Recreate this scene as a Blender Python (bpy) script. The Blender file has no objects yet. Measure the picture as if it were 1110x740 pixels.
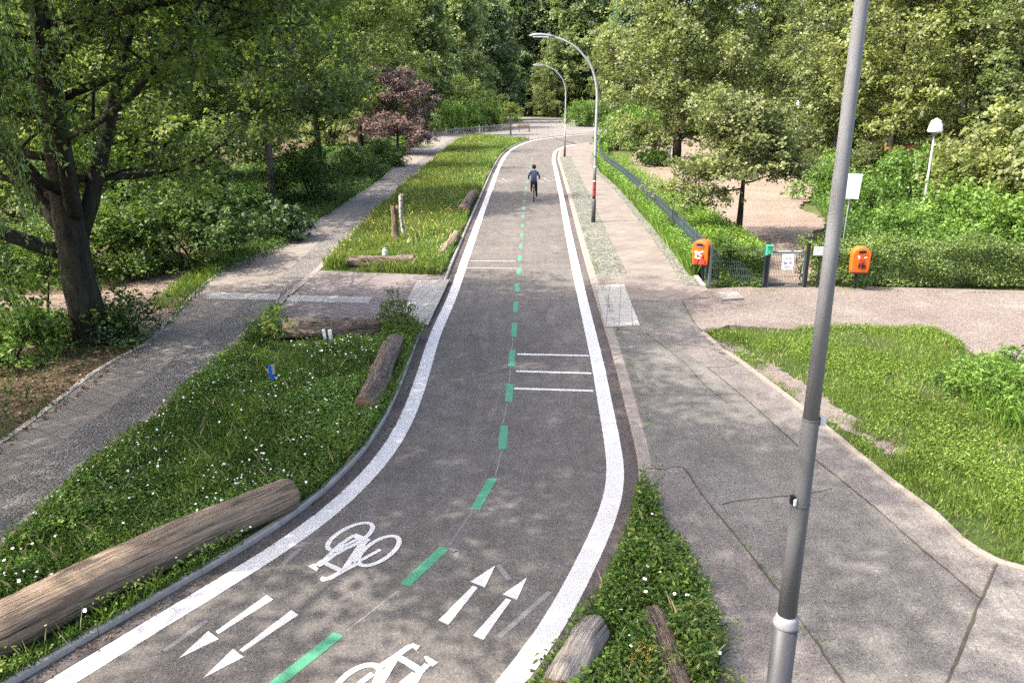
import bpy, math, random
import numpy as np
from mathutils import Vector, Matrix

random.seed(7)
RNG = np.random.default_rng(11)
SC = bpy.context.scene
COL = SC.collection
PI = math.pi

# ------------------------------------------------------------------ camera
CAM_H, FPX, PITCH = 5.2, 860.0, math.radians(17.43)
cp, sp_ = math.cos(PITCH), math.sin(PITCH)
cd = bpy.data.cameras.new('camera'); cam = bpy.data.objects.new('camera', cd); COL.objects.link(cam)
cam.location = (0, 0, CAM_H); cam.rotation_euler = (PI/2 - PITCH, 0, 0)
cd.sensor_width = 36; cd.lens = FPX/1110*36; cd.clip_end = 2000; cd.clip_start = .05
SC.camera = cam

def at(px, py, z=0.0):
    """ground position (height z) of a point seen in the 1110x740 photograph"""
    u, v = px-555.0, py-370.0
    down = cp*v + sp_*FPX
    t = (CAM_H - z)/down
    return np.array([u*t, (FPX*cp - v*sp_)*t, z])
def ats(pts, z=0.0): return np.array([at(x, y, z) for x, y in pts])

# ------------------------------------------------------------------ object helpers
def link(o, parent=None):
    COL.objects.link(o)
    if parent is not None: o.parent = parent
    return o
def tag(o, label=None, cat=None, group=None, kind=None):
    if label: o['label'] = label
    if cat: o['category'] = cat
    if group: o['group'] = group
    if kind: o['kind'] = kind
    return o
def empty(name, loc, label=None, cat=None, group=None, rz=0):
    o = bpy.data.objects.new(name, None); o.empty_display_size = .2
    o.location = tuple(loc); o.rotation_euler = (0, 0, rz); link(o)
    return tag(o, label, cat, group)
def mesh_np(name, V, F, mats, parent=None, smooth=False, midx=None):
    """V (n,3); F (m,k) array of equal-sized faces, or a list of index lists"""
    me = bpy.data.meshes.new(name)
    V = np.asarray(V, dtype=np.float32)
    if isinstance(F, np.ndarray):
        m, k = F.shape
        me.vertices.add(len(V)); me.vertices.foreach_set('co', V.ravel())
        me.loops.add(m*k); me.loops.foreach_set('vertex_index', F.astype(np.int32).ravel())
        me.polygons.add(m); me.polygons.foreach_set('loop_start', np.arange(0, m*k, k, dtype=np.int32))
        me.update(calc_edges=True)
    else:
        me.from_pydata([tuple(map(float, v)) for v in V], [], [tuple(map(int, f)) for f in F]); me.update()
    for mm in (mats if isinstance(mats, (list, tuple)) else [mats]): me.materials.append(mm)
    if midx is not None: me.polygons.foreach_set('material_index', np.asarray(midx, dtype=np.int32))
    if smooth: me.polygons.foreach_set('use_smooth', np.ones(len(me.polygons), dtype=bool))
    o = bpy.data.objects.new(name, me)
    return link(o, parent)

class MB:
    """collects shapes of one part"""
    def __init__(s): s.V = []; s.F = []; s.n = 0; s.M = []
    def add(s, V, F, m=0):
        V = np.asarray(V, float)
        s.V.append(V)
        for f in F: s.F.append([int(i)+s.n for i in f]); s.M.append(m)
        s.n += len(V); return s
    def box(s, c, size, rz=0, m=0, rx=0, ry=0):
        sx, sy, sz = [a/2 for a in size]
        P = np.array([[x, y, z] for x in (-sx, sx) for y in (-sy, sy) for z in (-sz, sz)])
        R = np.array(Matrix.Rotation(rz, 3, 'Z') @ Matrix.Rotation(ry, 3, 'Y') @ Matrix.Rotation(rx, 3, 'X'))
        return s.add(P@R.T + np.array(c), [(0,1,3,2),(4,6,7,5),(0,4,5,1),(2,3,7,6),(0,2,6,4),(1,5,7,3)], m)
    def tube(s, pts, rad, n=10, m=0, caps=True):
        V, F = tube(pts, rad, n, caps); return s.add(V, F, m)
    def lathe(s, prof, n=20, c=(0,0,0), m=0):
        """prof: (radius, z)"""
        V = []; F = []
        for r, z in prof:
            for i in range(n):
                a = 2*PI*i/n; V.append((c[0]+r*math.cos(a), c[1]+r*math.sin(a), c[2]+z))
        for j in range(len(prof)-1):
            for i in range(n):
                a, b = j*n+i, j*n+(i+1) % n
                F.append((a, b, b+n, a+n))
        F.append(list(range(n))[::-1]); F.append(list(range((len(prof)-1)*n, len(prof)*n)))
        return s.add(V, F, m)
    def build(s, name, mats, parent=None, smooth=False):
        return mesh_np(name, np.concatenate(s.V), s.F, mats, parent, smooth, s.M)

def tube(pts, rad, n=10, caps=True):
    pts = np.asarray(pts, float); k = len(pts)
    rad = np.full(k, rad) if np.isscalar(rad) else np.asarray(rad, float)
    T = np.gradient(pts, axis=0); T /= np.linalg.norm(T, axis=1, keepdims=True)+1e-9
    ref = np.array([1., 0, 0]) if abs(T[0][0]) < .8 else np.array([0, 1., 0])
    a = np.cross(T[0], ref); a /= np.linalg.norm(a)
    ang = np.arange(n)*2*PI/n
    V = []
    for i in range(k):
        a = a - T[i]*a.dot(T[i]); a /= np.linalg.norm(a)+1e-9
        b = np.cross(T[i], a)
        V.append(pts[i] + rad[i]*(np.cos(ang)[:, None]*a + np.sin(ang)[:, None]*b))
    V = np.concatenate(V); F = []
    for j in range(k-1):
        for i in range(n):
            p, q = j*n+i, j*n+(i+1) % n
            F.append((p, q, q+n, p+n))
    if caps: F.append(list(range(n))[::-1]); F.append(list(range((k-1)*n, k*n)))
    return V, F

def spline(P, step=.4):
    """Catmull-Rom through P, resampled"""
    P = np.asarray(P, float)
    Q = np.vstack([2*P[0]-P[1], P, 2*P[-1]-P[-2]]); out = []
    for i in range(1, len(Q)-2):
        p0, p1, p2, p3 = Q[i-1:i+3]
        n = max(2, int(np.linalg.norm(p2-p1)/step))
        for t in np.linspace(0, 1, n, endpoint=False):
            out.append(.5*((2*p1)+(-p0+p2)*t+(2*p0-5*p1+4*p2-p3)*t*t+(-p0+3*p1-3*p2+p3)*t**3))
    out.append(P[-1]); return np.array(out)
def smooth_line(P, it=6):
    P = P.copy()
    for _ in range(it): P[1:-1] = .25*P[:-2]+.5*P[1:-1]+.25*P[2:]
    return P
def offset(P, d):
    T = np.gradient(P[:, :2], axis=0); T /= np.linalg.norm(T, axis=1, keepdims=True)+1e-9
    N = np.stack([T[:, 1], -T[:, 0]], 1)          # to the right of travel
    O = P.copy(); O[:, :2] += N*d; return O
def ribbon(name, A, B, z, mat, parent=None, skirt=0):
    n = len(A); V = np.vstack([A, B]).astype(float); V[:, 2] = z
    F = [(i, n+i, n+i+1, i+1) for i in range(n-1)]
    if skirt:
        W = V.copy(); W[:, 2] = z-skirt; V = np.vstack([V, W]); k = 2*n
        F += [(i, i+1, k+i+1, k+i) for i in range(n-1)] + [(n+i+1, n+i, k+n+i, k+n+i+1) for i in range(n-1)]
        F += [(0, k, k+n, n), (n-1, 2*n-1, k+2*n-1, k+n-1)]
    return mesh_np(name, V, [f[::-1] if False else f for f in F], mat, parent)
def slab(name, poly, z, mat, parent=None, skirt=.0):
    from mathutils.geometry import tessellate_polygon
    P = [Vector((p[0], p[1], 0)) for p in poly]
    tris = tessellate_polygon([P]); n = len(P)
    V = [(p.x, p.y, z) for p in P]; F = []
    for t in tris:
        a, b, c = [P[i] for i in t]
        F.append(t if (b-a).cross(c-a).z > 0 else t[::-1])
    F = [tuple(f) for f in F]
    if skirt:
        V += [(p.x, p.y, z-skirt) for p in P]
        F += [(i, (i+1) % n, n+(i+1) % n, n+i) for i in range(n)]
    return mesh_np(name, V, F, mat, parent)
def structure(o): o['kind'] = 'structure'; return o
def stuff(o, label, cat): return tag(o, label, cat, None, 'stuff')
def copy_tree(o, parent=None):
    c = o.copy(); COL.objects.link(c); c.parent = parent
    for ch in list(o.children): copy_tree(ch, c)
    return c

# ------------------------------------------------------------------ materials
class NT:
    def __init__(s, name, rough=.9, spec=.2):
        s.m = bpy.data.materials.new(name); s.m.use_nodes = True
        s.t = s.m.node_tree; s.t.nodes.clear()
        s.out = s.n('ShaderNodeOutputMaterial'); s.b = s.n('ShaderNodeBsdfPrincipled')
        s.l(s.b.outputs[0], s.out.inputs[0])
        s.b.inputs['Roughness'].default_value = rough; s.b.inputs['Specular IOR Level'].default_value = spec
        s._co = None
    def n(s, t, **k):
        x = s.t.nodes.new(t)
        for a, v in k.items(): setattr(x, a, v)
        return x
    def l(s, a, b): s.t.links.new(a, b)
    def co(s, scale=(1, 1, 1), rot=(0, 0, 0)):
        tc = s.n('ShaderNodeTexCoord'); mp = s.n('ShaderNodeMapping')
        mp.inputs['Scale'].default_value = scale; mp.inputs['Rotation'].default_value = rot
        s.l(tc.outputs['Object'], mp.inputs[0]); return mp.outputs[0]
    def noise(s, scale, detail=6, rough=.6, co=None, dist=0):
        x = s.n('ShaderNodeTexNoise'); x.inputs['Scale'].default_value = scale; x.inputs['Detail'].default_value = detail
        x.inputs['Roughness'].default_value = rough; x.inputs['Distortion'].default_value = dist
        s.l(co if co is not None else s.co(), x.inputs['Vector']); return x.outputs['Fac']
    def vor(s, scale, feature='F1', co=None, out='Distance', rnd=1):
        x = s.n('ShaderNodeTexVoronoi', feature=feature); x.inputs['Scale'].default_value = scale
        x.inputs['Randomness'].default_value = rnd
        s.l(co if co is not None else s.co(), x.inputs['Vector']); return x.outputs[out]
    def ramp(s, fac, stops, interp='LINEAR'):
        r = s.n('ShaderNodeValToRGB'); r.color_ramp.interpolation = interp
        e = r.color_ramp.elements
        while len(e) < len(stops): e.new(.5)
        for i, (p, c) in enumerate(stops):
            e[i].position = p; e[i].color = (*c, 1) if not np.isscalar(c) else (c, c, c, 1)
        s.l(fac, r.inputs[0]); return r.outputs[0]
    def mix(s, f, a, b, mode='MIX'):
        x = s.n('ShaderNodeMix', data_type='RGBA', blend_type=mode)
        for i, v in ((0, f), (6, a), (7, b)):
            if hasattr(v, 'is_output'): s.l(v, x.inputs[i])
            elif i == 0: x.inputs[0].default_value = v
            else: x.inputs[i].default_value = (*v, 1) if not np.isscalar(v) else (v, v, v, 1)
        return x.outputs[2]
    def math(s, op, a, b=0.):
        x = s.n('ShaderNodeMath', operation=op)
        for i, v in ((0, a), (1, b)):
            if hasattr(v, 'is_output'): s.l(v, x.inputs[i])
            else: x.inputs[i].default_value = v
        return x.outputs[0]
    def col(s, c):
        if hasattr(c, 'is_output'): s.l(c, s.b.inputs['Base Color'])
        else: s.b.inputs['Base Color'].default_value = (*c, 1)
        return s
    def bump(s, h, strength=.3, dist=.02):
        x = s.n('ShaderNodeBump'); x.inputs['Strength'].default_value = strength; x.inputs['Distance'].default_value = dist
        s.l(h, x.inputs['Height']); s.l(x.outputs[0], s.b.inputs['Normal']); return s

def weathered(name, c, rough=.5, metal=0.):
    t = NT(name, rough, .4); t.b.inputs['Metallic'].default_value = metal; c = np.array(c)
    v = t.mix(t.noise(2.5, 6, .7, co=t.co(scale=(14, 14, .8))), tuple(c*.78), tuple(c*1.2))
    v = t.mix(t.ramp(t.noise(30, 6, .85), [(.62, 0.), (.72, .6)]), v, tuple(c*.45+np.array([.02, .012, .006])))
    v = t.mix(t.ramp(t.noise(5, 5, .8, dist=1), [(.6, 0.), (.75, .35)]), v, tuple(np.minimum(c*1.7, .6)))
    t.col(v); t.bump(t.noise(60, 3), .15, .004); return t.m
def plain(name, c, rough=.6, spec=.3, metal=0, var=.12, scale=8):
    t = NT(name, rough, spec); t.b.inputs['Metallic'].default_value = metal
    c = np.array(c); t.col(t.mix(t.noise(scale, 5), tuple(c*(1-var)), tuple(np.minimum(1, c*(1+var))))); return t.m

def mat_asphalt(name, base, tint=(1, .97, .95), patch=.25, worn=None):
    t = NT(name, .92, .15)
    base = np.array(base)*np.array(tint)
    big = t.ramp(t.noise(.35, 5, .65, dist=.6), [(.3, 0.), (.7, 1.)])
    c = t.mix(big, tuple(base*(1-patch)), tuple(base*(1+patch)))
    mid = t.ramp(t.noise(2.3, 6, .7), [(.35, .82), (.68, 1.16)])
    c = t.mix(1., c, mid, 'MULTIPLY')
    sp = t.ramp(t.vor(70, out='Color'), [(.08, .45), (.3, .9), (.7, 1.05), (.9, 1.35), (.99, 2.6)])
    c = t.mix(.72, c, t.mix(1., c, sp, 'MULTIPLY'))
    g = t.ramp(t.noise(26, 4, .85), [(.3, .66), (.7, 1.34)])
    c = t.mix(1., c, g, 'MULTIPLY')
    tk_ = t.ramp(t.noise(1.1, 5, .7, dist=1.2, co=t.co(scale=(1., .16, 1.))), [(.42, 1.), (.56, .86), (.64, 1.10)])   # wheel-polished streaks along the way
    c = t.mix(1., c, tk_, 'MULTIPLY')
    st = t.ramp(t.vor(.55, out='Distance', co=t.co()), [(.02, .72), (.09, 1.)])     # oil drips
    c = t.mix(1., c, st, 'MULTIPLY')
    if worn is not None:
        cr = t.ramp(t.vor(.42, 'DISTANCE_TO_EDGE', co=t.co()), [(.0, .45), (.006, 1.)])
        c = t.mix(worn, c, t.mix(1., c, cr, 'MULTIPLY'))
    t.col(c); t.bump(t.noise(70, 3, .8), .5, .006)
    return t.m
def mat_paver(name, c1, c2, mortar, size=.35, rot=45, joint=.012, dirt=.3):
    t = NT(name, .9, .15); co = t.co(rot=(0, 0, math.radians(rot)))
    b = t.n('ShaderNodeTexBrick', offset=0.0); t.l(co, b.inputs['Vector'])
    b.inputs['Color1'].default_value = (*c1, 1); b.inputs['Color2'].default_value = (*c2, 1); b.inputs['Mortar'].default_value = (*mortar, 1)
    b.inputs['Scale'].default_value = 1; b.inputs['Brick Width'].default_value = size; b.inputs['Row Height'].default_value = size
    b.inputs['Mortar Size'].default_value = joint; b.inputs['Mortar Smooth'].default_value = .3
    c = t.mix(1., b.outputs['Color'], t.ramp(t.noise(.8, 6, .7), [(.3, 1-dirt), (.7, 1+dirt*.5)]), 'MULTIPLY')
    c = t.mix(1., c, t.ramp(t.noise(45, 3, .8), [(.3, .85), (.7, 1.15)]), 'MULTIPLY')
    t.col(c); t.bump(b.outputs['Fac'], -.4, .01); return t.m
def mat_cobble(name, c1, c2, joint, scale=13, green=0):
    t = NT(name, .85, .2); co = t.co()
    col = t.vor(scale, out='Color', co=co, rnd=.75); ed = t.vor(scale, 'DISTANCE_TO_EDGE', co=co, rnd=.75)
    sep = t.n('ShaderNodeSeparateColor'); t.l(col, sep.inputs[0])
    c = t.mix(sep.outputs[0], c1, c2)
    j = t.mix(t.ramp(t.noise(1.2, 4), [(.45, 0.), (.6, 1.)]), joint, (joint[0]*.9, joint[1]*1.1, joint[2]*.8)) if green else joint
    c = t.mix(t.ramp(ed, [(.04, 0.), (.12, 1.)]), j, c)
    c = t.mix(1., c, t.ramp(t.noise(.9, 5, .7), [(.3, .75), (.7, 1.2)]), 'MULTIPLY')
    t.col(c); t.bump(t.ramp(ed, [(0, 0.), (.2, 1.)]), .6, .015); return t.m
def mat_soil(name, stops, scale=.6):
    t = NT(name, 1., .05)
    n = t.math('ADD', t.math('MULTIPLY', t.noise(scale, 7, .7, dist=.5), .7), t.math('MULTIPLY', t.noise(9, 5, .8), .3))
    c = t.ramp(n, stops)
    c = t.mix(.8, c, t.mix(1., c, t.ramp(t.vor(42, out='Color'), [(.1, .6), (.5, 1.), (.95, 1.5)]), 'MULTIPLY'))
    t.col(c); t.bump(t.noise(24, 5, .8), .7, .03); return t.m
def mat_leaf(name, dark, light, warm=None, trans=.3, rough=.5, objvar=.25, spec=.25, brown=0.0):
    t = NT(name, rough, spec)
    g = t.n('ShaderNodeNewGeometry'); oi = t.n('ShaderNodeObjectInfo')
    stops = [(0., dark), (.6, tuple((np.array(dark)+np.array(light))/2)), (.93, light)]
    if warm is not None: stops.append((1., warm))
    c = t.ramp(g.outputs['Random Per Island'], stops)
    big = t.ramp(t.noise(.45, 3, .6), [(.3, .78), (.7, 1.25)])
    c = t.mix(1., c, big, 'MULTIPLY')
    if objvar:
        c = t.mix(1., c, t.ramp(oi.outputs['Random'], [(0., (1-objvar, 1-objvar*.8, 1-objvar*.5)), (.5, (1, 1, 1)), (1., (1+objvar, 1+objvar*.7, 1))]), 'MULTIPLY')
    t.col(c)
    tr = t.n('ShaderNodeBsdfTranslucent'); t.l(t.mix(1., c, (1.15, 1.27, .72), 'MULTIPLY'), tr.inputs[0])
    mx = t.n('ShaderNodeMixShader'); mx.inputs[0].default_value = trans
    t.l(t.b.outputs[0], mx.inputs[1]); t.l(tr.outputs[0], mx.inputs[2]); t.l(mx.outputs[0], t.out.inputs[0])
    return t.m
def mat_bark(name, dark, light, stretch=(9, 9, 1.6), contrast=(.35, .65), bump=.8, moss=None, dist=.03):
    t = NT(name, .95, .1); co = t.co(scale=stretch)
    n = t.noise(1.6, 8, .7, co=co, dist=.8)
    c = t.ramp(n, [(contrast[0], dark), (contrast[1], light)])
    c = t.mix(1., c, t.ramp(t.noise(1.3, 4), [(.3, .7), (.7, 1.2)]), 'MULTIPLY')
    if moss is not None: c = t.mix(t.ramp(t.noise(2.2, 5, .7), [(.5, 0.), (.68, .8)]), c, moss)
    t.col(c); t.bump(n, bump, dist); return t.m
def mat_log(name, dark, light, fr, contrast, dist=.02):
    # grain follows the log: the mesh stores (metres along, cos, sin) per vertex
    t = NT(name, .93, .12); at_ = t.n('ShaderNodeAttribute', attribute_name='grain'); mp = t.n('ShaderNodeMapping')
    mp.inputs['Scale'].default_value = (fr[0], fr[1], fr[1]); t.l(at_.outputs['Vector'], mp.inputs[0]); co = mp.outputs[0]
    n1 = t.noise(1.6, 9, .72, co=co, dist=.5); c = t.ramp(n1, [(contrast[0], dark), (contrast[1], light)])
    mp2 = t.n('ShaderNodeMapping'); mp2.inputs['Scale'].default_value = (.9, 1.3, 1.3); t.l(at_.outputs['Vector'], mp2.inputs[0])
    c = t.mix(1., c, t.ramp(t.noise(1.4, 5, .65, co=mp2.outputs[0]), [(.3, (.55, .52, .5)), (.5, (1, 1, 1)), (.72, (1.2, 1.12, .95))]), 'MULTIPLY')
    mp3 = t.n('ShaderNodeMapping'); mp3.inputs['Scale'].default_value = (.7, 16, 16); t.l(at_.outputs['Vector'], mp3.inputs[0])
    cr = t.noise(1.2, 4, .6, co=mp3.outputs[0]); c = t.mix(1., c, t.ramp(cr, [(.34, .35), (.42, 1.)]), 'MULTIPLY')
    t.col(c); h = t.math('ADD', n1, t.math('MULTIPLY', t.ramp(cr, [(.34, 0.), (.42, 1.)]), .8)); t.bump(h, 1., dist); return t.m
def mat_paint(name, c, wear=.25):
    t = NT(name, .75, .25)
    c = np.array(c)
    v = t.mix(t.noise(6, 6, .75), tuple(c*.85), tuple(np.minimum(c*1.08, .9)))
    v = t.mix(t.ramp(t.noise(55, 5, .85), [(.60, 0.), (.78, wear*.8)]), v, (.16, .15, .14))
    v = t.mix(t.ramp(t.noise(2.2, 7, .8, dist=1), [(.6, 0.), (.8, wear*1.3)]), v, (.16, .15, .14))
    t.col(v); t.bump(t.noise(80, 3, .8), .2, .003); return t.m

M = {}
M['asphalt'] = mat_asphalt('road_asphalt', (.109, .102, .093), patch=.14)
M['gutter'] = mat_asphalt('gutter_asphalt', (.085, .075, .072), patch=.2)
M['walk_asphalt'] = mat_asphalt('pavement_asphalt', (.122, .115, .106), tint=(1, .985, .95), patch=.15, worn=.15)
M['walk_purple'] = mat_asphalt('pavement_mastic', (.140, .128, .118), patch=.16, worn=.25)
M['walk_light'] = mat_asphalt('pavement_concrete', (.145, .137, .126), patch=.12, worn=.1)
M['plaza'] = mat_asphalt('plaza_paving', (.16, .153, .143), patch=.15)
M['slabs'] = mat_paver('pavement_slabs', (.172, .148, .127), (.153, .132, .114), (.10, .085, .072), .5, 42, .012)
M['slabs_dim'] = mat_paver('crossing_pavers', (.185, .155, .145), (.16, .135, .125), (.09, .078, .072), .22, 38, .012)
M['path_slabs'] = mat_paver('path_slabs', (.172, .152, .132), (.155, .137, .12), (.09, .08, .068), .38, 31, .012, .2)
M['cobble'] = mat_cobble('mosaic_stone', (.10, .098, .085), (.22, .21, .19), (.055, .06, .035), 11, 1)
M['cobble_dark'] = mat_cobble('small_granite_setts', (.115, .107, .098), (.175, .163, .15), (.06, .054, .046), 15)
M['tactile'] = mat_paver('pale_tactile_slabs', (.30, .285, .255), (.27, .255, .23), (.16, .15, .135), .3, 8, .012, .2)
M['white_block'] = mat_paver('white_blocks', (.31, .30, .28), (.28, .27, .255), (.18, .17, .16), .2, 8, .01, .2)
M['kerb'] = plain('kerb_granite', (.27, .25, .22), .9, .15, var=.4, scale=7)
M['kerb_right'] = plain('kerb_sandstone', (.19, .165, .142), .9, .15, var=.35, scale=9)
M['joint'] = plain('joint_dirt', (.055, .05, .038), 1, .05, var=.4, scale=11)
M['soil'] = mat_soil('leaf_litter', [(.25, (.028, .02, .013)), (.45, (.07, .052, .035)), (.6, (.115, .086, .056)), (.75, (.16, .125, .082))])
M['ground'] = mat_soil('park_ground', [(.3, (.03, .04, .015)), (.5, (.06, .075, .025)), (.66, (.12, .10, .05))])
M['turf'] = mat_soil('turf_soil', [(.3, (.02, .032, .010)), (.55, (.045, .065, .018)), (.72, (.08, .075, .035))], 1.2)
M['sand'] = mat_soil('sandy_earth', [(.28, (.11, .084, .064)), (.5, (.168, .131, .103)), (.72, (.21, .171, .139))], .35)
M['dirt'] = mat_soil('trodden_dirt', [(.30, (.075, .060, .050)), (.42, (.125, .103, .09)), (.55, (.155, .13, .115)), (.70, (.21, .18, .158))], .5)
M['white'] = mat_paint('white_road_paint', (.48, .465, .44), .42)
M['white_worn'] = mat_paint('faint_road_paint', (.16, .155, .15), .6)
M['white_half'] = mat_paint('half_worn_paint', (.30, .29, .275), .5)
M['white_thin'] = mat_paint('thin_white_paint', (.52, .51, .48), .4)
M['green'] = mat_paint('green_road_paint', (.058, .205, .118), .4)
M['steel'] = weathered('galvanised_steel', (.29, .295, .305), .5, .2)
M['pole_grey'] = weathered('grey_pole_paint', (.088, .088, .093))
M['pole_upper'] = weathered('pole_upper_paint', (.15, .15, .16))
M['pole_dark'] = plain('dark_pole_paint', (.07, .07, .072), .5, .4, .0, .2, 7)
M['collar'] = plain('light_collar', (.22, .22, .23), .4, .4, .2)
M['black'] = plain('black_plastic', (.012, .012, .013), .5, .3)
M['fence'] = plain('dark_green_grey_fence', (.06, .085, .085), .5, .4, .1)
M['orange'] = weathered('orange_bin_plastic', (.66, .105, .010), .42)
M['red'] = plain('red_sticker', (.27, .03, .028), .5)
M['wsticker'] = plain('white_sticker', (.72, .71, .70), .5)
M['white_sheet'] = plain('white_board', (.75, .75, .75), .5, .3, var=.04)
M['grey_box'] = plain('grey_box', (.42, .44, .43), .5)
M['green_box'] = plain('green_dispenser', (.05, .36, .19), .45)
M['blue'] = plain('blue_marker', (.02, .10, .42), .35, .5)
M['blue_spray'] = plain('pale_blue_spray', (.25, .42, .70), .6, .2, var=.3, scale=6)
M['glass_white'] = plain('opal_glass', (.80, .80, .78), .3, .5, var=.03)
M['concrete'] = plain('pale_concrete', (.19, .18, .16), .9, .1, var=.2)
M['wood'] = mat_log('weathered_log', (.10, .071, .050), (.32, .248, .182), (1.1, 5.5), (.33, .68))
M['grey_log'] = mat_log('pale_grey_log', (.10, .088, .075), (.33, .30, .265), (1.4, 5), (.33, .68))
M['bark_log'] = mat_log('log_bark', (.075, .056, .043), (.29, .23, .185), (5, 7), (.4, .62), .045)
M['cut'] = mat_bark('log_cut_face', (.05, .03, .02), (.22, .14, .085), (14, 14, 14), (.3, .7), .4)
M['bark'] = mat_bark('tree_bark', (.012, .010, .008), (.052, .045, .036), (7, 7, 1.4), bump=1., moss=(.03, .04, .018))
M['bark_pale'] = mat_bark('pale_bark', (.07, .06, .048), (.20, .175, .14), (7, 7, 1.5))
M['grey_wood'] = plain('grey_fence_wood', (.26, .24, .21), .9, .1, var=.25)
M['birch'] = mat_bark('birch_bark', (.025, .022, .02), (.42, .40, .36), (5, 5, 9), (.42, .5), .3)
M['stump'] = mat_bark('stump_bark', (.05, .035, .025), (.21, .16, .11), (8, 8, 1.3))
M['timber'] = plain('brown_timber', (.20, .10, .06), .8, .1, var=.3, scale=5)
M['redbrick'] = plain('red_clay_roof', (.20, .065, .04), .8, .1, var=.25, scale=5)
M['render_wall'] = plain('rendered_wall', (.45, .40, .36), .9, .1, var=.2, scale=3)
M['jacket'] = plain('navy_jacket', (.035, .055, .11), .8, .2, var=.25)
M['trousers'] = plain('dark_trousers', (.018, .018, .022), .85, .1)
M['skin'] = plain('skin', (.42, .25, .18), .6, .3)
M['hair'] = plain('dark_hair', (.02, .014, .01), .7, .3)
M['tyre'] = plain('tyre_rubber', (.015, .015, .015), .8, .2)
M['bikeframe'] = plain('dark_bike_paint', (.03, .03, .035), .4, .5)
M['metal'] = plain('bright_metal', (.5, .5, .5), .35, .5, .6)
M['rear_red'] = plain('red_reflector', (.45, .01, .01), .3, .5)
# leaves
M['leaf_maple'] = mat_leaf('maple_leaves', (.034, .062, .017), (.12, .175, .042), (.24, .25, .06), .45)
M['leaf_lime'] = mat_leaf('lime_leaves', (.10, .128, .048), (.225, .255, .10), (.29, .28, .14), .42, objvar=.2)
M['leaf_mid'] = mat_leaf('park_leaves', (.076, .114, .032), (.205, .255, .074), (.29, .29, .095), .45)
M['leaf_dark'] = mat_leaf('poplar_leaves', (.092, .135, .06), (.225, .28, .125), None, .42)
M['leaf_robinia'] = mat_leaf('small_tree_leaves', (.085, .108, .040), (.21, .23, .090), (.28, .27, .12), .36, objvar=0)
M['leaf_purple'] = mat_leaf('purple_leaves', (.12, .072, .075), (.25, .17, .172), None, .28, objvar=.1)
M['leaf_weep'] = mat_leaf('hanging_leaves_sun_brightened', (.11, .17, .04), (.25, .33, .11), None, .45, objvar=0)  # light green, brightened in place of sunlight that the shade trees block
M['leaf_shrub'] = mat_leaf('shrub_leaves', (.032, .065, .015), (.105, .165, .036), (.20, .25, .05), .38)
M['leaf_bigdark'] = mat_leaf('glossy_shrub_leaves', (.034, .062, .026), (.085, .13, .052), None, .2, .55, spec=.2)
M['leaf_bright'] = mat_leaf('bright_herb_leaves', (.065, .13, .022), (.165, .27, .055), (.24, .30, .07), .38)
M['leaf_hedge'] = mat_leaf('hedge_leaves', (.06, .10, .026), (.17, .23, .062), (.30, .28, .10), .34, objvar=0)
M['grass'] = mat_leaf('grass_blades', (.030, .072, .011), (.15, .235, .040), (.30, .32, .10), .38, .6, objvar=0)
M['grass_yellow'] = mat_leaf('meadow_blades', (.085, .125, .02), (.20, .24, .045), (.42, .38, .14), .35, .6, objvar=0)
M['grass_meadow'] = mat_leaf('meadow_grass', (.055, .112, .022), (.155, .25, .055), (.30, .32, .12), .38, .6, objvar=0)
M['grass_bright'] = mat_leaf('lawn_blades', (.070, .12, .018), (.18, .26, .045), (.31, .30, .10), .38, .6, objvar=0)
M['petal'] = plain('white_petals', (.72, .72, .66), .7)
M['petal_yellow'] = plain('yellow_petals', (.62, .48, .04), .7)
M['litter'] = mat_leaf('dry_leaves', (.06, .04, .02), (.22, .15, .08), None, .1, .8, objvar=0)
M['straw'] = mat_leaf('straw', (.20, .16, .08), (.42, .36, .20), None, .2, .8, objvar=0)
M['fern_yellow'] = mat_leaf('yellow_leaves', (.22, .18, .03), (.42, .34, .07), None, .3, objvar=0)

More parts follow.
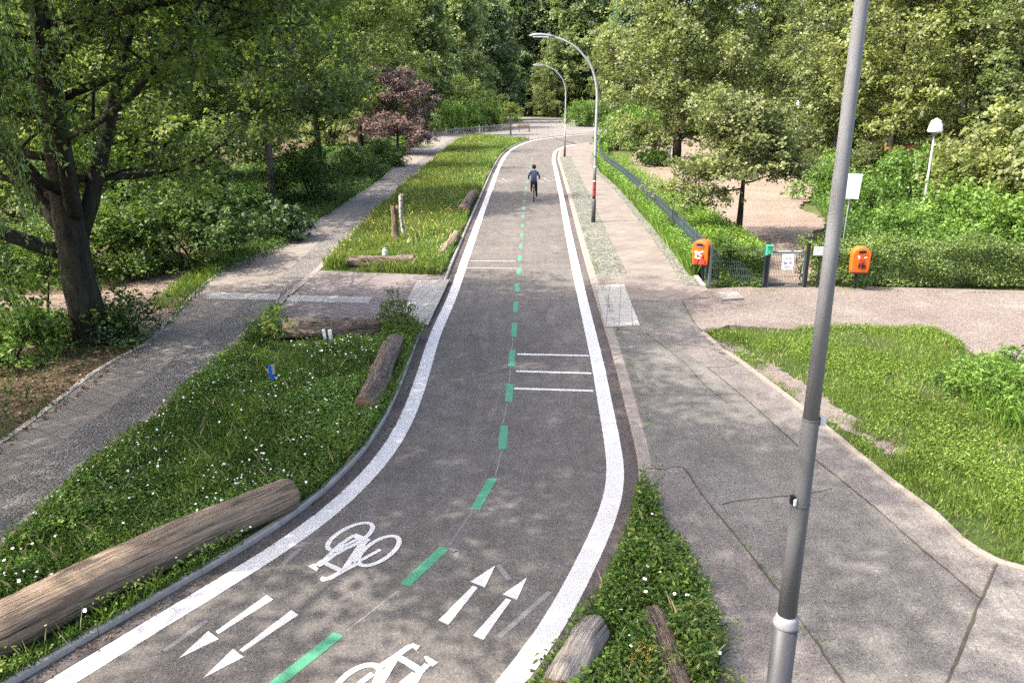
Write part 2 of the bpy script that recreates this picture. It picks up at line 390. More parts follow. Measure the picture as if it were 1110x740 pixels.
# ------------------------------------------------------------------ foliage geometry
def unit(v): return v/(np.linalg.norm(v, axis=-1, keepdims=True)+1e-9)
def leaf_cloud(P, N, L, W, rng, fold=.12, axis=None):
    """one folded rhombic leaf per point"""
    n = len(P)
    r = unit(rng.normal(size=(n, 3))) if axis is None else axis
    A = unit(r - N*(r*N).sum(1, keepdims=True)); B = np.cross(N, A)
    L = np.broadcast_to(np.asarray(L, float), (n,))[:, None]; W = np.broadcast_to(np.asarray(W, float), (n,))[:, None]
    V = np.empty((n, 4, 3))
    V[:, 0] = P - A*L*.5; V[:, 2] = P + A*L*.5 - N*L*.10
    V[:, 1] = P + B*W*.5 + N*L*fold + A*L*.06; V[:, 3] = P - B*W*.5 + N*L*fold + A*L*.06
    return V.reshape(-1, 3), np.arange(4*n).reshape(n, 4)
def clump_leaves(C, R, dens, leaf, rng, flat=.62, up=.75, wr=.72, jit=.6):
    """leaves round clump centres C with radii R"""
    Ps, Ns, Ls = [], [], []
    k = 10; ti = np.repeat(np.arange(len(C)), k); m = len(ti)          # twigs of each clump; leaves of one twig lie alike
    d = unit(rng.normal(size=(m, 3))); d[:, 2] = np.where((d[:, 2] < -.2) & (rng.random(m) < .6), -d[:, 2], d[:, 2])
    TC = C[ti] + d*(R[ti]*rng.random(m)**.4*(1+.3*rng.normal(size=m).clip(-1, 1.8)))[:, None]*np.array([1, 1, flat])
    TN = unit(d*.6 + np.array([0, 0, up]) + rng.normal(size=(m, 3))*jit*.8)
    cnt = np.maximum(2, (dens*R[ti]**2/k*rng.uniform(.4, 1.6, m)).astype(int)); idx = np.repeat(np.arange(m), cnt); n = len(idx)
    e = rng.normal(size=(n, 3)); e -= TN[idx]*(e*TN[idx]).sum(1, keepdims=True)*.62
    P = TC[idx] + e*(R[ti][idx]*.185)[:, None]
    P[:, 2] -= (e[:, :2]**2).sum(1)*R[ti][idx]*.03
    N = unit(TN[idx] + rng.normal(size=(n, 3))*jit*.62)
    L = leaf*(.65+.7*rng.random(n))
    return leaf_cloud(P, N, L, L*wr, rng)
def curve_pts(p0, d, L, rng, n=6, bend=.12, lift=0.0):
    P = [np.array(p0, float)]; d = unit(np.array(d, float))
    for i in range(n):
        d = unit(d + rng.normal(size=3)*bend + np.array([0, 0, lift])); P.append(P[-1]+d*L/n)
    return np.array(P)

def make_crown_mesh(seed, H, cb, R, tr, nprim, nsec, leaf, dens, clump, leafmat, barkmat, flat=.62, dome=.55, lean=(0, 0), low=.7, tip=.9, extra=0, elev=(8, 62), lift=.06, fork=None, wr=.72):
    """returns (trunk mesh, crown mesh)"""
    rng = np.random.default_rng(seed)
    B = MB()
    nT = 9; zs = np.linspace(0, H*tip, nT)
    TP = np.stack([lean[0]*(zs/H)**1.3 + np.cumsum(rng.normal(size=nT)*.05*H/15), lean[1]*(zs/H)**1.3 + np.cumsum(rng.normal(size=nT)*.05*H/15), zs], 1)
    TP[0, :2] = 0
    TR = tr*np.clip(1-zs/(H*tip)*.92, .06, 1); 
    TPd = np.vstack([TP[0]+[0, 0, -.1], TP[0]+(TP[1]-TP[0])*.12, TP[0]+(TP[1]-TP[0])*.3, TP[1:]])
    B.tube(TPd, np.concatenate([[tr*1.5, tr*1.15, tr*1.0], TR[1:]]), 12)
    C, CR = [], []
    for i in range(nprim):
        s = (i+.5*rng.random())/nprim
        h = cb + (H*tip*.97-cb)*s**.95
        k = np.interp(h, zs, np.arange(nT)); a = int(min(k, nT-2)); p0 = TP[a] + (TP[a+1]-TP[a])*(k-a)
        az = i*2.399 + rng.normal()*.35
        el = math.radians(elev[0]+(elev[1]-elev[0])*s**1.3 + rng.normal()*6)
        env = (1-s)**dome*(low+(1-low)*min(1, s/.28))
        L = R*max(env, .16)*(.85+.3*rng.random())/max(.55, math.cos(el))*.92
        d = (math.cos(az)*math.cos(el), math.sin(az)*math.cos(el), math.sin(el))
        Q = curve_pts(p0, d, L, rng, 6, .10, lift)
        r0 = max(.03, tr*.29*(1-.7*s))
        B.tube(Q, r0*np.linspace(1, .22, len(Q))**1.1, 7)
        for f in (.62, .82, 1.):
            q = Q[int(f*(len(Q)-1))]
            C.append(q+rng.normal(size=3)*.2*clump); CR.append(clump*(.7+.5*rng.random()))
        for j in range(nsec):
            f = .28+.7*(j+rng.random())/nsec; q = Q[int(f*(len(Q)-1))]
            az2 = az + (1 if j % 2 else -1)*(.6+.6*rng.random()); el2 = el + rng.normal()*.35
            d2 = (math.cos(az2)*math.cos(el2), math.sin(az2)*math.cos(el2), math.sin(el2))
            L2 = L*(.28+.3*rng.random())
            S = curve_pts(q, d2, L2, rng, 4, .16, .03)
            B.tube(S, r0*.4*np.linspace(1, .25, len(S)), 5)
            C.append(S[-1]); CR.append(clump*(.65+.55*rng.random()))
            if L2 > 1.2*clump: C.append(S[2]); CR.append(clump*(.55+.4*rng.random()))
    if fork:
        for (hh, az, el, L, rr) in fork:
            Q = curve_pts((0, 0, hh), (math.cos(az)*math.cos(el), math.sin(az)*math.cos(el), math.sin(el)), L, rng, 7, .07, .05)
            B.tube(Q, rr*np.linspace(1, .3, len(Q)), 10)
            for f in (.6, .75, .9, 1.):
                C.append(Q[int(f*7)]+rng.normal(size=3)*.5); CR.append(clump*(.8+.4*rng.random()))
    C.append(TP[-1]+np.array([0, 0, .1*H*(1-tip)])); CR.append(clump)
    V, F = clump_leaves(np.array(C), np.array(CR), dens, leaf, rng, flat, wr=wr)
    tm = B.build('trunk', M[barkmat], smooth=True); cm = mesh_np('crown', V, F, M[leafmat])
    return tm, cm

TREES = {}
def tree_kind(key, *a, **k):
    t, c = make_crown_mesh(*a, **k); TREES[key] = (t.data, c.data)
    for o in (t, c): bpy.data.objects.remove(o)
def tree(key, loc, label, scale=1., rz=0., sz=1., group=None, name='tree', leafmat=None, cat='tree'):
    r = empty(name, (loc[0], loc[1], 0.0), label, cat, group, rz); r.scale = (scale, scale, scale*sz)
    for nm, me in zip(('trunk', 'crown'), TREES[key]):
        o = bpy.data.objects.new(nm, me); link(o, r)
        if leafmat and nm == 'crown':
            o.material_slots[0].link = 'OBJECT'; o.material_slots[0].material = M[leafmat]
    return r

# ------------------------------------------------------------------ the ground, road and paths
ZW = .08                                                        # pavements and verges stand above the road
ground = structure(slab('ground', [(-400, -60), (400, -60), (400, 700), (-400, 700)], -.03, M['ground']))

LL = [(65, 740), (162, 680), (243, 632), (300, 596), (354, 559.5), (411, 503.5), (438, 460.5), (454.8, 417.5), (472, 362), (490, 322), (504.6, 280), (521, 234), (531, 207), (541, 181), (549, 167.5), (560, 159), (580, 152), (612, 147.6), (645, 144.6)]
RL = [(553.5, 740), (587, 697), (611.6, 656), (632, 618), (648, 583), (660, 556), (666.5, 530), (667.5, 510), (665.7, 490), (656, 438), (648, 395), (640, 360), (626.5, 301.6), (615.7, 250), (609, 215), (602, 182), (600, 172), (603, 163.5), (612, 159.5), (625, 156.5), (643, 154)]
def extend(P, a, b):
    return np.vstack([P[0]+unit(P[0]-P[1])*a, P, P[-1]+unit(P[-1]-P[-2])*b])
LW = smooth_line(spline(extend(ats(LL), 6, 40)), 4); RW = smooth_line(spline(extend(ats(RL), 6, 40)), 4)
KL_in, KL_out = offset(LW, -.33), offset(LW, -.405)
KR_in, KR_out = offset(RW, .33), offset(RW, .52)
def resample(P, n):
    s = np.concatenate([[0], np.cumsum(np.linalg.norm(np.diff(P, axis=0), axis=1))])
    q = np.linspace(0, s[-1], n); return np.stack([np.interp(q, s, P[:, i]) for i in range(3)], 1)
N_R = 260
road = structure(ribbon('road', resample(KL_in, N_R), resample(KR_in, N_R), 0.0, M['asphalt']))
ribbon('edge_line', offset(LW, -.125), offset(LW, .125), .004, M['white'], road)
ribbon('edge_line', offset(RW, -.125), offset(RW, .125), .004, M['white'], road)
ribbon('gutter', offset(LW, -.33), offset(LW, -.135), .004, M['gutter'], road)
ribbon('gutter', offset(RW, .135), offset(RW, .33), .004, M['gutter'], road)
def kerb(A, B, mat, z=.08, length=1.0):
    V, F = [], []; s = 0; k = 0; n = len(A)
    seg = np.concatenate([[0], np.cumsum(np.linalg.norm(np.diff(A, axis=0), axis=1))])
    a = 0
    for i in range(1, n):
        if seg[i]-seg[a] >= length or i == n-1:
            if seg[i]-seg[a] < .05: continue
            rows = []
            for j in range(a, i+1):
                p, q = A[j].copy(), B[j].copy()
                if j == a: p += unit(A[j+1]-A[j])*.008; q += unit(B[j+1]-B[j])*.008
                z2 = z + .004*math.sin(a*1.7)
                m_ = .02
                pq = unit((q-p)*np.array([1, 1, 0]))
                rows.append([p*[1, 1, 0]+[0, 0, -.05], p*[1, 1, 0]+[0, 0, z2-m_], (p+pq*m_)*[1, 1, 0]+[0, 0, z2], q*[1, 1, 0]+[0, 0, z2], q*[1, 1, 0]+[0, 0, -.05]])
            b = len(V)
            for r in rows: V += r
            for r in range(len(rows)-1):
                for c in range(4):
                    o = b+r*5+c; F.append((o, o+1, o+6, o+5))
            F.append([b+c for c in range(5)]); F.append([b+5*(len(rows)-1)+c for c in range(5)][::-1])
            a = i
    return structure(mesh_np('kerb', np.array(V), F, mat))
kerb(KL_in, KL_out, M['kerb']); kerb(KR_in, KR_out, M['kerb_right'])

# paint traced on the ground
def quad_mark(name, px, mat, z=.004):
    P = ats(px, z); return slab(name, P[:, :2], z, mat, road)
def dash(a, b, w=.13, name='centre_dash', mat='green', z=.004):
    p, q = at(*a), at(*b); d = unit(q-p); n = np.array([-d[1], d[0], 0])*w/2
    return slab(name, [(p-n)[:2], (q-n)[:2], (q+n)[:2], (p+n)[:2]], z, M[mat], road)
for a, b in [((367, 687), (285, 752)), ((482, 593.5), (438.5, 634)), ((534, 518.5), (515, 552)), ((546.5, 461), (544.5, 487)),
             ((552.6, 416), (551.4, 435.5)), ((555.4, 379), (554.4, 397)), ((557.8, 350), (557, 365)), ((559.5, 327), (558.6, 338.5)), ((561, 307), (560.4, 316.5)),
             ((562.6, 290.5), (562, 299)), ((563.8, 277), (563.2, 283)), ((564.8, 264.5), (564.3, 269.5)), ((565.7, 253), (565.3, 257.2)), ((566.4, 243), (566.1, 246.5)),
             ((567.1, 233), (566.8, 236.4)), ((567.8, 224.6), (567.6, 227.5)), ((568.6, 216.8), (568.4, 219.6)), ((569.5, 209.6), (569.2, 212)), ((570.5, 202.8), (570.2, 205)),
             ((571.6, 196.6), (571.3, 198.6)), ((572.8, 190.8), (572.5, 192.6)), ((573.9, 185.4), (573.6, 187)), ((575, 180.4), (574.7, 181.9)), ((576, 175.8), (575.8, 177.2)), ((577, 171.6), (576.7, 172.9))]:
    dash(a, b, .13 if a[1] > 300 else .11)
for a, b in [((557, 421), (643, 423.6)), ((559.5, 402.3), (641, 404.6)), ((560.5, 383.8), (638, 385.5)), ]:
    dash(a, b, .085, 'cross_line', 'white_thin')
for a, b in [((510, 282.8), (559, 283.2)), ((506, 290.3), (560, 291))]: dash(a, b, .07, 'cross_line', 'white_half')
for a, b in [((556, 366), (552, 414)), ((550, 437), (545, 459)), ((543.5, 489), (537, 516)), ((511, 556), (487, 590)), ((432, 640), (376, 683))]:
    dash(a, b, .018, 'premark_line', 'white_worn', .002)
for a, b in [((596, 641), (541, 690)), ((552, 628), (540, 612)), ((487, 594), (496, 597)), ((496, 597), (494, 603)), ((224, 672), (178, 705)), ((536, 553), (530, 551)), ((306, 612), (326, 594))]:
    dash(a, b, .06, 'faint_line', 'white_worn', .002)
def zz(x0, y0, s, pts): return [(x0+x/s, y0+y/s) for x, y in pts]
for px in [zz(460, 600, 7.4, [(570, 90), (368, 222), (485, 268)]), zz(460, 600, 7.4, [(388, 254), (428, 268), (192, 568), (114, 530)]),
           zz(460, 600, 7.4, [(826, 185), (630, 322), (742, 368)]), zz(460, 600, 7.4, [(655, 354), (698, 368), (472, 686), (392, 653)]),
           zz(160, 630, 6.167, [(203, 515), (405, 328), (475, 382)]), zz(160, 630, 6.167, [(795, 88), (840, 118), (472, 350), (453, 332)]),
           zz(160, 630, 6.167, [(368, 645), (570, 448), (643, 502)]), zz(160, 630, 6.167, [(960, 190), (1008, 222), (636, 470), (612, 456)])]:
    quad_mark('arrow_marking', px, M['white'])

def bike_marking(strokes, ellipses, fills):
    mb = MB(); k = 0
    def stroke(P, w):
        nonlocal k
        P = np.asarray(P); z = .004 + .0004*k; k += 1
        W = offset(P, w/2), offset(P, -w/2); n = len(P)
        V = np.vstack(W); V[:, 2] = z
        mb.add(V, [(i, i+1, n+i+1, n+i) for i in range(n-1)])
    for px, w in strokes: stroke(ats(px), w)
    for pts, w in ellipses:
        P = ats(pts); C = P.mean(0)
        # least-squares ellipse through the traced points
        A = np.stack([(P[:, 0]-C[0])**2, (P[:, 0]-C[0])*(P[:, 1]-C[1]), (P[:, 1]-C[1])**2, P[:, 0]-C[0], P[:, 1]-C[1]], 1)
        c = np.linalg.lstsq(A, np.ones(len(P)), rcond=None)[0]
        Q = np.array([[c[0], c[1]/2], [c[1]/2, c[2]]]); m = -np.linalg.solve(2*Q, c[3:])
        s = 1 + m@Q@m; ev, U = np.linalg.eigh(Q/s)
        th = np.linspace(0, 2*PI, 49); E = (U@np.diag(1/np.sqrt(np.abs(ev))))@np.stack([np.cos(th), np.sin(th)])
        stroke(np.stack([E[0]+m[0]+C[0], E[1]+m[1]+C[1], 0*th], 1), w)
    for px in fills:
        P = ats(px); z = .004 + .0004*k; k += 1
        P[:, 2] = z; mb.add(P, [list(range(len(P)))])
    return mb.build('bicycle_marking', M['white'], road)
Z1 = lambda p: zz(320, 555, 6.167, p)
bike_marking(
    [(Z1([(175, 350), (262, 285), (345, 240), (430, 205), (478, 190)]), .06), (Z1([(175, 455), (235, 440), (330, 385), (420, 340), (440, 332)]), .07),
     (Z1([(325, 390), (395, 280), (440, 215), (480, 190)]), .07), (Z1([(180, 335), (225, 290), (290, 225), (390, 155)]), .055), (Z1([(390, 152), (490, 195)]), .085),
     (Z1([(470, 200), (425, 268), (400, 330), (430, 352)]), .05), (Z1([(425, 330), (570, 250)]), .05), (Z1([(240, 262), (350, 215), (420, 180)]), .05)],
    [(Z1([(215, 240), (235, 190), (300, 135), (400, 85), (480, 73), (515, 95), (500, 140), (440, 195), (330, 243), (250, 256)]), .062),
     (Z1([(425, 340), (435, 285), (490, 225), (570, 180), (650, 162), (695, 180), (680, 235), (610, 305), (520, 350), (455, 358)]), .062)],
    [Z1([(88, 362), (130, 345), (158, 380), (142, 398)]), Z1([(130, 352), (178, 318), (322, 382), (300, 408), (196, 355), (152, 372)]), Z1([(163, 455), (178, 432), (215, 440), (200, 466)])])
Z2 = lambda p: zz(350, 640, 7.4, p)
bike_marking(
    [(Z2([(455, 612), (580, 530), (690, 450), (740, 438)]), .07), (Z2([(450, 760), (520, 640), (575, 550)]), .075), (Z2([(380, 830), (430, 700), (455, 625)]), .05),
     (Z2([(840, 590), (780, 650), (715, 760), (640, 850)]), .07), (Z2([(740, 665), (620, 760), (500, 850)]), .07), (Z2([(450, 850), (560, 800), (640, 740)]), .05), (Z2([(290, 750), (400, 665)]), .06)],
    [(Z2([(80, 810), (140, 730), (240, 645), (340, 600), (420, 600), (455, 635), (435, 740), (360, 830), (250, 900), (140, 910)]), .065),
     (Z2([(450, 930), (520, 850), (620, 790), (720, 770), (780, 800), (760, 890), (680, 980), (560, 1040), (470, 1020)]), .065)],
    [Z2([(812, 530), (830, 525), (922, 578), (880, 612), (850, 590), (828, 570)]), Z2([(575, 545), (620, 515), (800, 618), (760, 660)]), Z2([(720, 425), (780, 448), (750, 483), (712, 455)])])
# two far pictograms beside the rider
for cx, s in ((592.5, 1.), (547, 1.)):
    quad = lambda a, b, w=.07: dash(a, b, w, 'far_pictogram', 'white_half', .004)
    quad((cx-8, 193), (cx+8, 194)); quad((cx-9, 195.6), (cx-2, 197.3)); quad((cx+1, 197), (cx+9, 195)); quad((cx-3, 194), (cx+3, 196.5)); quad((cx-9, 197.6), (cx+8, 198.4))

# right pavement
RK = [(764, 361), (783, 378.5), (797, 387), (840, 419), (869, 441), (931, 492), (972, 525), (1015, 557), (1045, 586), (1080, 607), (1110, 616), (1220, 650)]
kr = KR_out[(KR_out[:, 1] > 2) & (KR_out[:, 1] < 88)]
k1 = kr[kr[:, 1] < 21]; k2 = kr[kr[:, 1] >= 19.6]
rk = ats(RK, ZW)
fenceline = ats([(764, 310), (729, 266), (699, 231), (672, 202), (651, 183), (648, 168), (652, 158)], ZW)
walk = structure(slab('pavement', np.vstack([k1, ats([(740, 327), (753, 350)], ZW), rk, [[14, 3, 0], [9, -1, 0], [.2, -1, 0]]])[:, :2], ZW, M['walk_asphalt'], skirt=.1))
slabs = structure(slab('slab_pavement', np.vstack([k2[:, :2], [[12.5, 96.]], fenceline[::-1][:, :2], ats([(768, 314), (741, 326.8)], ZW)[:, :2]]), ZW+.004, M['slabs'], skirt=.1))
def gp(name, px, z, mat, skirt=0): return structure(slab(name, ats(px, z)[:, :2], z, M[mat], skirt=skirt))
mo = kr[(kr[:, 1] > 22.2) & (kr[:, 1] < 68)]
structure(ribbon('mosaic_strip', mo, offset(mo, .95), ZW+.008, M['cobble']))
fl = spline(fenceline); structure(ribbon('mosaic_strip', offset(fl, -.55), offset(fl, -.09), ZW+.008, M['cobble']))
structure(ribbon('edging', offset(fl, -.09), offset(fl, .03), ZW+.03, M['kerb'], skirt=.1))
gp('tactile_paving', [(645.4, 308.7), (676.5, 308), (694, 353), (656, 354.3)], ZW+.012, 'tactile')
gp('mastic_pavement', [(700, 507), (740, 506), (764, 540), (800, 584), (842, 640), (888, 700), (915, 742), (960, 820), (640, 820), (690, 700), (709, 560)], ZW+.004, 'walk_purple')
gp('mastic_pavement', [(699.5, 356), (753, 350), (764, 361.5), (797, 387.5), (840, 419.5), (869, 441.5), (931, 492.5), (972, 525.5), (1015, 558), (1045, 586.5), (1079, 607), (1063, 649), (999, 594.5), (937, 541), (861, 479.5), (810, 433.5), (767, 398)], ZW+.004, 'walk_purple')
gp('concrete_path', [(1081, 607.5), (1110, 616), (1260, 660), (1260, 830), (990, 830), (1026, 741), (1064, 650)], ZW+.004, 'walk_light')
def joint(px, w=.02, z=ZW+.008):
    P = ats(px, z); Q = spline(P, .12); Q[:, :2] += RNG.normal(size=(len(Q), 2))*.004
    w_ = w*(.6+.8*RNG.random(len(Q)))
    A = Q.copy(); B = Q.copy(); O = offset(Q, 1)-Q
    structure(ribbon('pavement_joint', Q+O*w_[:, None]/2, Q-O*w_[:, None]/2, z, M['joint']))
joint([(767, 398), (810, 433), (861, 479), (937, 540), (999, 594), (1063, 648)]); joint([(1081.6, 610), (1063, 651), (1045, 695), (1026, 741), (1000, 800)], .028)
joint([(699.5, 507), (720, 508), (740, 506), (764, 540), (800, 583), (841, 636), (864, 667), (888, 700), (915, 741)], .022)
joint([(783, 546), (800, 542), (840, 538), (870, 535), (902, 529)], .012); joint([(699.5, 360), (740, 391), (764, 417), (790, 437)], .012)
joint([(767, 398), (790, 397), (800, 393)], .014); joint([(686, 325), (720, 326), (770, 322)], .03); joint([(740, 327), (753, 350), (764, 361)], .03)
structure(ribbon('edging', offset(spline(rk), -.02), offset(spline(rk), .09), ZW+.03, M['kerb_right'], skirt=.1))
sk = spline(ats([(700, 519.5), (710, 541), (721, 578), (735, 640), (752, 740)], ZW)); structure(ribbon('edging', sk, offset(sk, .07), ZW+.012, M['joint'], skirt=.05))
gp('trodden_path', [(740, 327), (768, 313), (800, 311), (870, 309), (1000, 312), (1110, 315), (1260, 320), (1260, 425), (1150, 412), (1088, 405), (1064, 390), (1045, 376), (1015, 357), (940, 355), (860, 357), (790, 352), (764, 361), (753, 350)], ZW-.002, 'dirt', .1)
def gpt(name, px, z, mat, skirt=0, step=.09, jit=.045):
    P = ats(px, z); P = spline(np.vstack([P, P[:1]]), step)[:-1]; P[:, :2] += RNG.normal(size=(len(P), 2))*jit; return structure(slab(name, P[:, :2], z, M[mat], skirt=skirt))
lawn_px = [(764, 361), (800, 355), (860, 357), (900, 354.5), (940, 355), (985, 356), (1015, 357), (1045, 376), (1064, 390), (1088, 405), (1150, 412), (1260, 425), (1260, 640), (1110, 614), (1080, 606), (1045, 585), (1015, 556), (972, 524), (931, 491), (869, 440), (840, 418), (797, 386)]
gp('lawn_soil', lawn_px, ZW+.01, 'turf', .1)
gpt('trodden_track', [(775, 366), (800, 372), (815, 384), (850, 402), (868, 414), (892, 428), (915, 446), (950, 462), (968, 474), (985, 487), (970, 494), (945, 480), (915, 464), (885, 448), (860, 432), (835, 413), (805, 396), (785, 384)], ZW+.016, 'dirt')
tri_px = [(697, 521), (708, 541), (722, 580), (742, 596), (756, 630), (772, 662), (783, 700), (775, 745), (770, 810), (545, 810), (583, 742), (618, 697), (645, 655), (664, 618), (679, 583), (689, 545)]
gp('verge_soil', tri_px, ZW+.014, 'turf')

# left side: verge, crossing, path
pr = [(-190, 760), (-90, 680), (0, 610), (35, 563), (149, 466), (200, 425), (268, 363), (320, 315), (346, 293), (400, 236), (454.6, 186), (495, 152.5), (512, 147)]
pl_ = [(-330, 700), (-170, 585), (0, 482), (46, 449), (89, 414), (119, 392), (162, 372), (184, 347.6), (238, 296), (309, 264), (338, 245), (373.5, 220.5), (417, 191), (449, 157), (470, 141), (474, 136)]
PR = smooth_line(spline(ats(pr, ZW)), 3); PL = smooth_line(spline(ats(pl_, ZW)), 3)
kl = KL_out[(KL_out[:, 1] > -1) & (KL_out[:, 1] < at(574, 152)[1])]
structure(slab('verge_soil', np.vstack([PR[::4][:, :2], kl[::-1][:, :2]]), ZW-.004, M['turf'], skirt=.1))
structure(ribbon('path', resample(PL, 160), resample(PR, 160), ZW, M['path_slabs'], skirt=.1))
structure(ribbon('sett_strip', offset(PR, -.95), offset(PR, -.16), ZW+.004, M['cobble_dark']))
structure(ribbon('edging', offset(PR, -.16), offset(PR, .02), ZW+.012, M['kerb_right'], skirt=.1))
structure(ribbon('edging', offset(PL, -.08), offset(PL, .02), ZW+.012, M['kerb'], skirt=.1))
cr = kl[(kl[:, 1] > at(462, 356)[1]) & (kl[:, 1] < at(500, 298)[1])]
cross_poly = np.vstack([ats([(346, 293.5), (272, 362), (310, 360), (412, 356), (434, 345)], ZW)[:, :2], cr[:, :2], ats([(470, 298), (400, 296)], ZW)[:, :2]])
structure(slab('crossing_pavement', cross_poly, ZW+.006, M['slabs_dim']))
gp('tactile_paving', [(452, 304), (487.5, 302.5), (464, 352), (432, 343)], ZW+.012, 'tactile')
gp('white_paving', [(312, 320), (404, 321.5), (399, 328.5), (311, 326)], ZW+.012, 'white_block'); gp('white_paving', [(232, 317), (304, 318.5), (301, 325), (222, 324)], ZW+.012, 'white_block')
sd = np.vstack([PL[:, :2], [[-12, 140], [-90, 140], [-90, -5]]])
structure(slab('soil', sd, ZW-.006, M['soil'], skirt=.1))
gp('sandy_patch', [(160, 372), (184, 347), (238, 296), (250, 288), (215, 290), (150, 305), (100, 318), (20, 320), (-20, 335), (60, 345), (140, 350)], ZW-.002, 'sand')
# far plaza where the road meets the park edge
structure(slab('plaza', [at(470, 152)[:2], at(500, 154)[:2], at(520, 149)[:2], at(548, 151)[:2], at(578, 153)[:2], at(600, 151)[:2], at(645, 148)[:2], at(760, 143)[:2], at(760, 131)[:2], at(660, 130.5)[:2], at(610, 128)[:2], at(545, 127)[:2], at(542, 137)[:2], at(474, 145)[:2]], -.004, M['plaza']))
# dog run
gpt('sandy_ground', [(676, 184), (690, 165), (705, 152), (760, 147), (835, 158), (862, 170), (885, 195), (880, 212), (868, 225), (895, 240), (872, 262), (888, 300), (850, 306), (800, 300), (780, 268), (748, 232), (712, 200)], ZW+.004, 'sand', .12, .3, .08)
gp('park_turf', [(880, 305), (890, 265), (897, 240), (880, 215), (900, 190), (1000, 165), (1300, 165), (1300, 310)], ZW, 'turf', .1)

# ------------------------------------------------------------------ logs and stumps
LOGS = []
def log(p0, p1, r0, r1, label, mat, seed, group='logs laid along the verges', wob=.05, name='log', sink=.12, ell=1.0):
    rng = np.random.default_rng(seed)
    p0, p1 = np.array(p0, float), np.array(p1, float)
    LOGS.append((p0[:2], p1[:2], max(r0, r1)))
    L = np.linalg.norm(p1-p0); n = max(8, int(L/.07)); ns = 30
    root = empty(name, ((p0+p1)/2)*[1, 1, 0], label, 'log', group)
    c = ((p0+p1)/2)*np.array([1, 1, 0])
    f = np.linspace(0, 1, n); base = p0+(p1-p0)*f[:, None]-c
    R = r0+(r1-r0)*f
    ph = rng.random(6)*6.28
    d = unit(p1-p0); side = unit(np.cross(d, [0, 0, 1.])); up = np.cross(side, d)
    bend = side*(np.sin(f*3.1+ph[0])*.28*r0)[:, None]
    V = []; kn_ = [(rng.uniform(.1, .9), rng.uniform(0, PI)) for _ in range(int(2+L))]
    for i in range(n):
        for j in range(ns):
            a = 2*PI*j/ns
            w = 1+wob*(math.sin(3*a+ph[1]+f[i]*4)+.7*math.sin(5*a+ph[2]-f[i]*7)+.6*math.sin(f[i]*L*5+ph[3]+2*a)) + rng.normal()*wob*.22 - wob*1.1*max(0, math.cos(a-ph[4]+.5*math.sin(2*f[i])))**14 + wob*2.2*sum(math.exp(-((f[i]-kf_)*L/.10)**2-((math.sin((a-ka_)/2))/.16)**2) for kf_, ka_ in kn_)
            e = 1-.10*((i == 0)+(i == n-1)) 
            V.append(base[i]+bend[i]+[0, 0, R[i]*(1-sink)] + (side*math.cos(a)*ell+up*math.sin(a))*R[i]*w*e)
    V = np.array(V); F = []
    for i in range(n-1):
        for j in range(ns):
            a, b = i*ns+j, i*ns+(j+1) % ns; F.append((a, b, b+ns, a+ns))
    bo = mesh_np('bark', V, F, mat, root, smooth=True); ga = bo.data.attributes.new('grain', 'FLOAT_VECTOR', 'POINT'); aa = np.tile(np.arange(ns)*2*PI/ns, n)
    ga.data.foreach_set('vector', np.stack([np.repeat(f*L, ns)+seed*3.1, np.cos(aa), np.sin(aa)], 1).astype(np.float32).ravel())
    for i, sgn in ((0, -1), (n-1, 1)):
        ring = V[i*ns:(i+1)*ns]; cc = ring.mean(0)
        E = np.vstack([ring, cc+(ring-cc)*.6+d*sgn*.018, [cc+d*sgn*.02]])
        EF = [(j, (j+1) % ns, ns+(j+1) % ns, ns+j) for j in range(ns)] + [(ns+j, ns+(j+1) % ns, 2*ns) for j in range(ns)]
        mesh_np('cut_face', E, EF, M['cut'], root)
    return root
Z = .07
def gz(px, py): return at(px, py, Z)
log(gz(-8, 712), gz(316, 548), .27, .215, 'longest log, smooth and barkless, lying along the white line by the arrows', M['wood'], 1, wob=.035)
log(gz(392, 452), gz(432, 379), .20, .20, 'rough barked log with dark cut end beside the kerb, nearer the crossing', M['bark_log'], 2, wob=.07)
log(gz(309, 366), gz(412, 362), .24, .19, 'reddish log lying across the end of the verge behind two white boards', M['bark_log'], 3, wob=.08)
log(gz(378, 289), gz(449, 288), .17, .19, 'log lying across the meadow edge at the crossing, below the two upright stumps', M['bark_log'], 4, wob=.08)
log(gz(479, 281), gz(494, 257), .15, .14, 'thin grey log beside the kerb in the meadow beyond the crossing', M['wood'], 5, wob=.06)
log(gz(502, 235), gz(514, 214), .24, .22, 'short thick log with hollow dark end in the far meadow by the kerb', M['bark_log'], 6, wob=.08)
log(gz(598, 762), gz(650, 694), .17, .17, 'pale grey log in the small weedy triangle next to the white line', M['grey_log'], 8, wob=.06, sink=.3)
log(gz(742, 765), gz(703, 672), .13, .11, 'brownish log half buried in weeds of the triangle beside the pavement', M['bark_log'], 9, wob=.09, sink=.25)

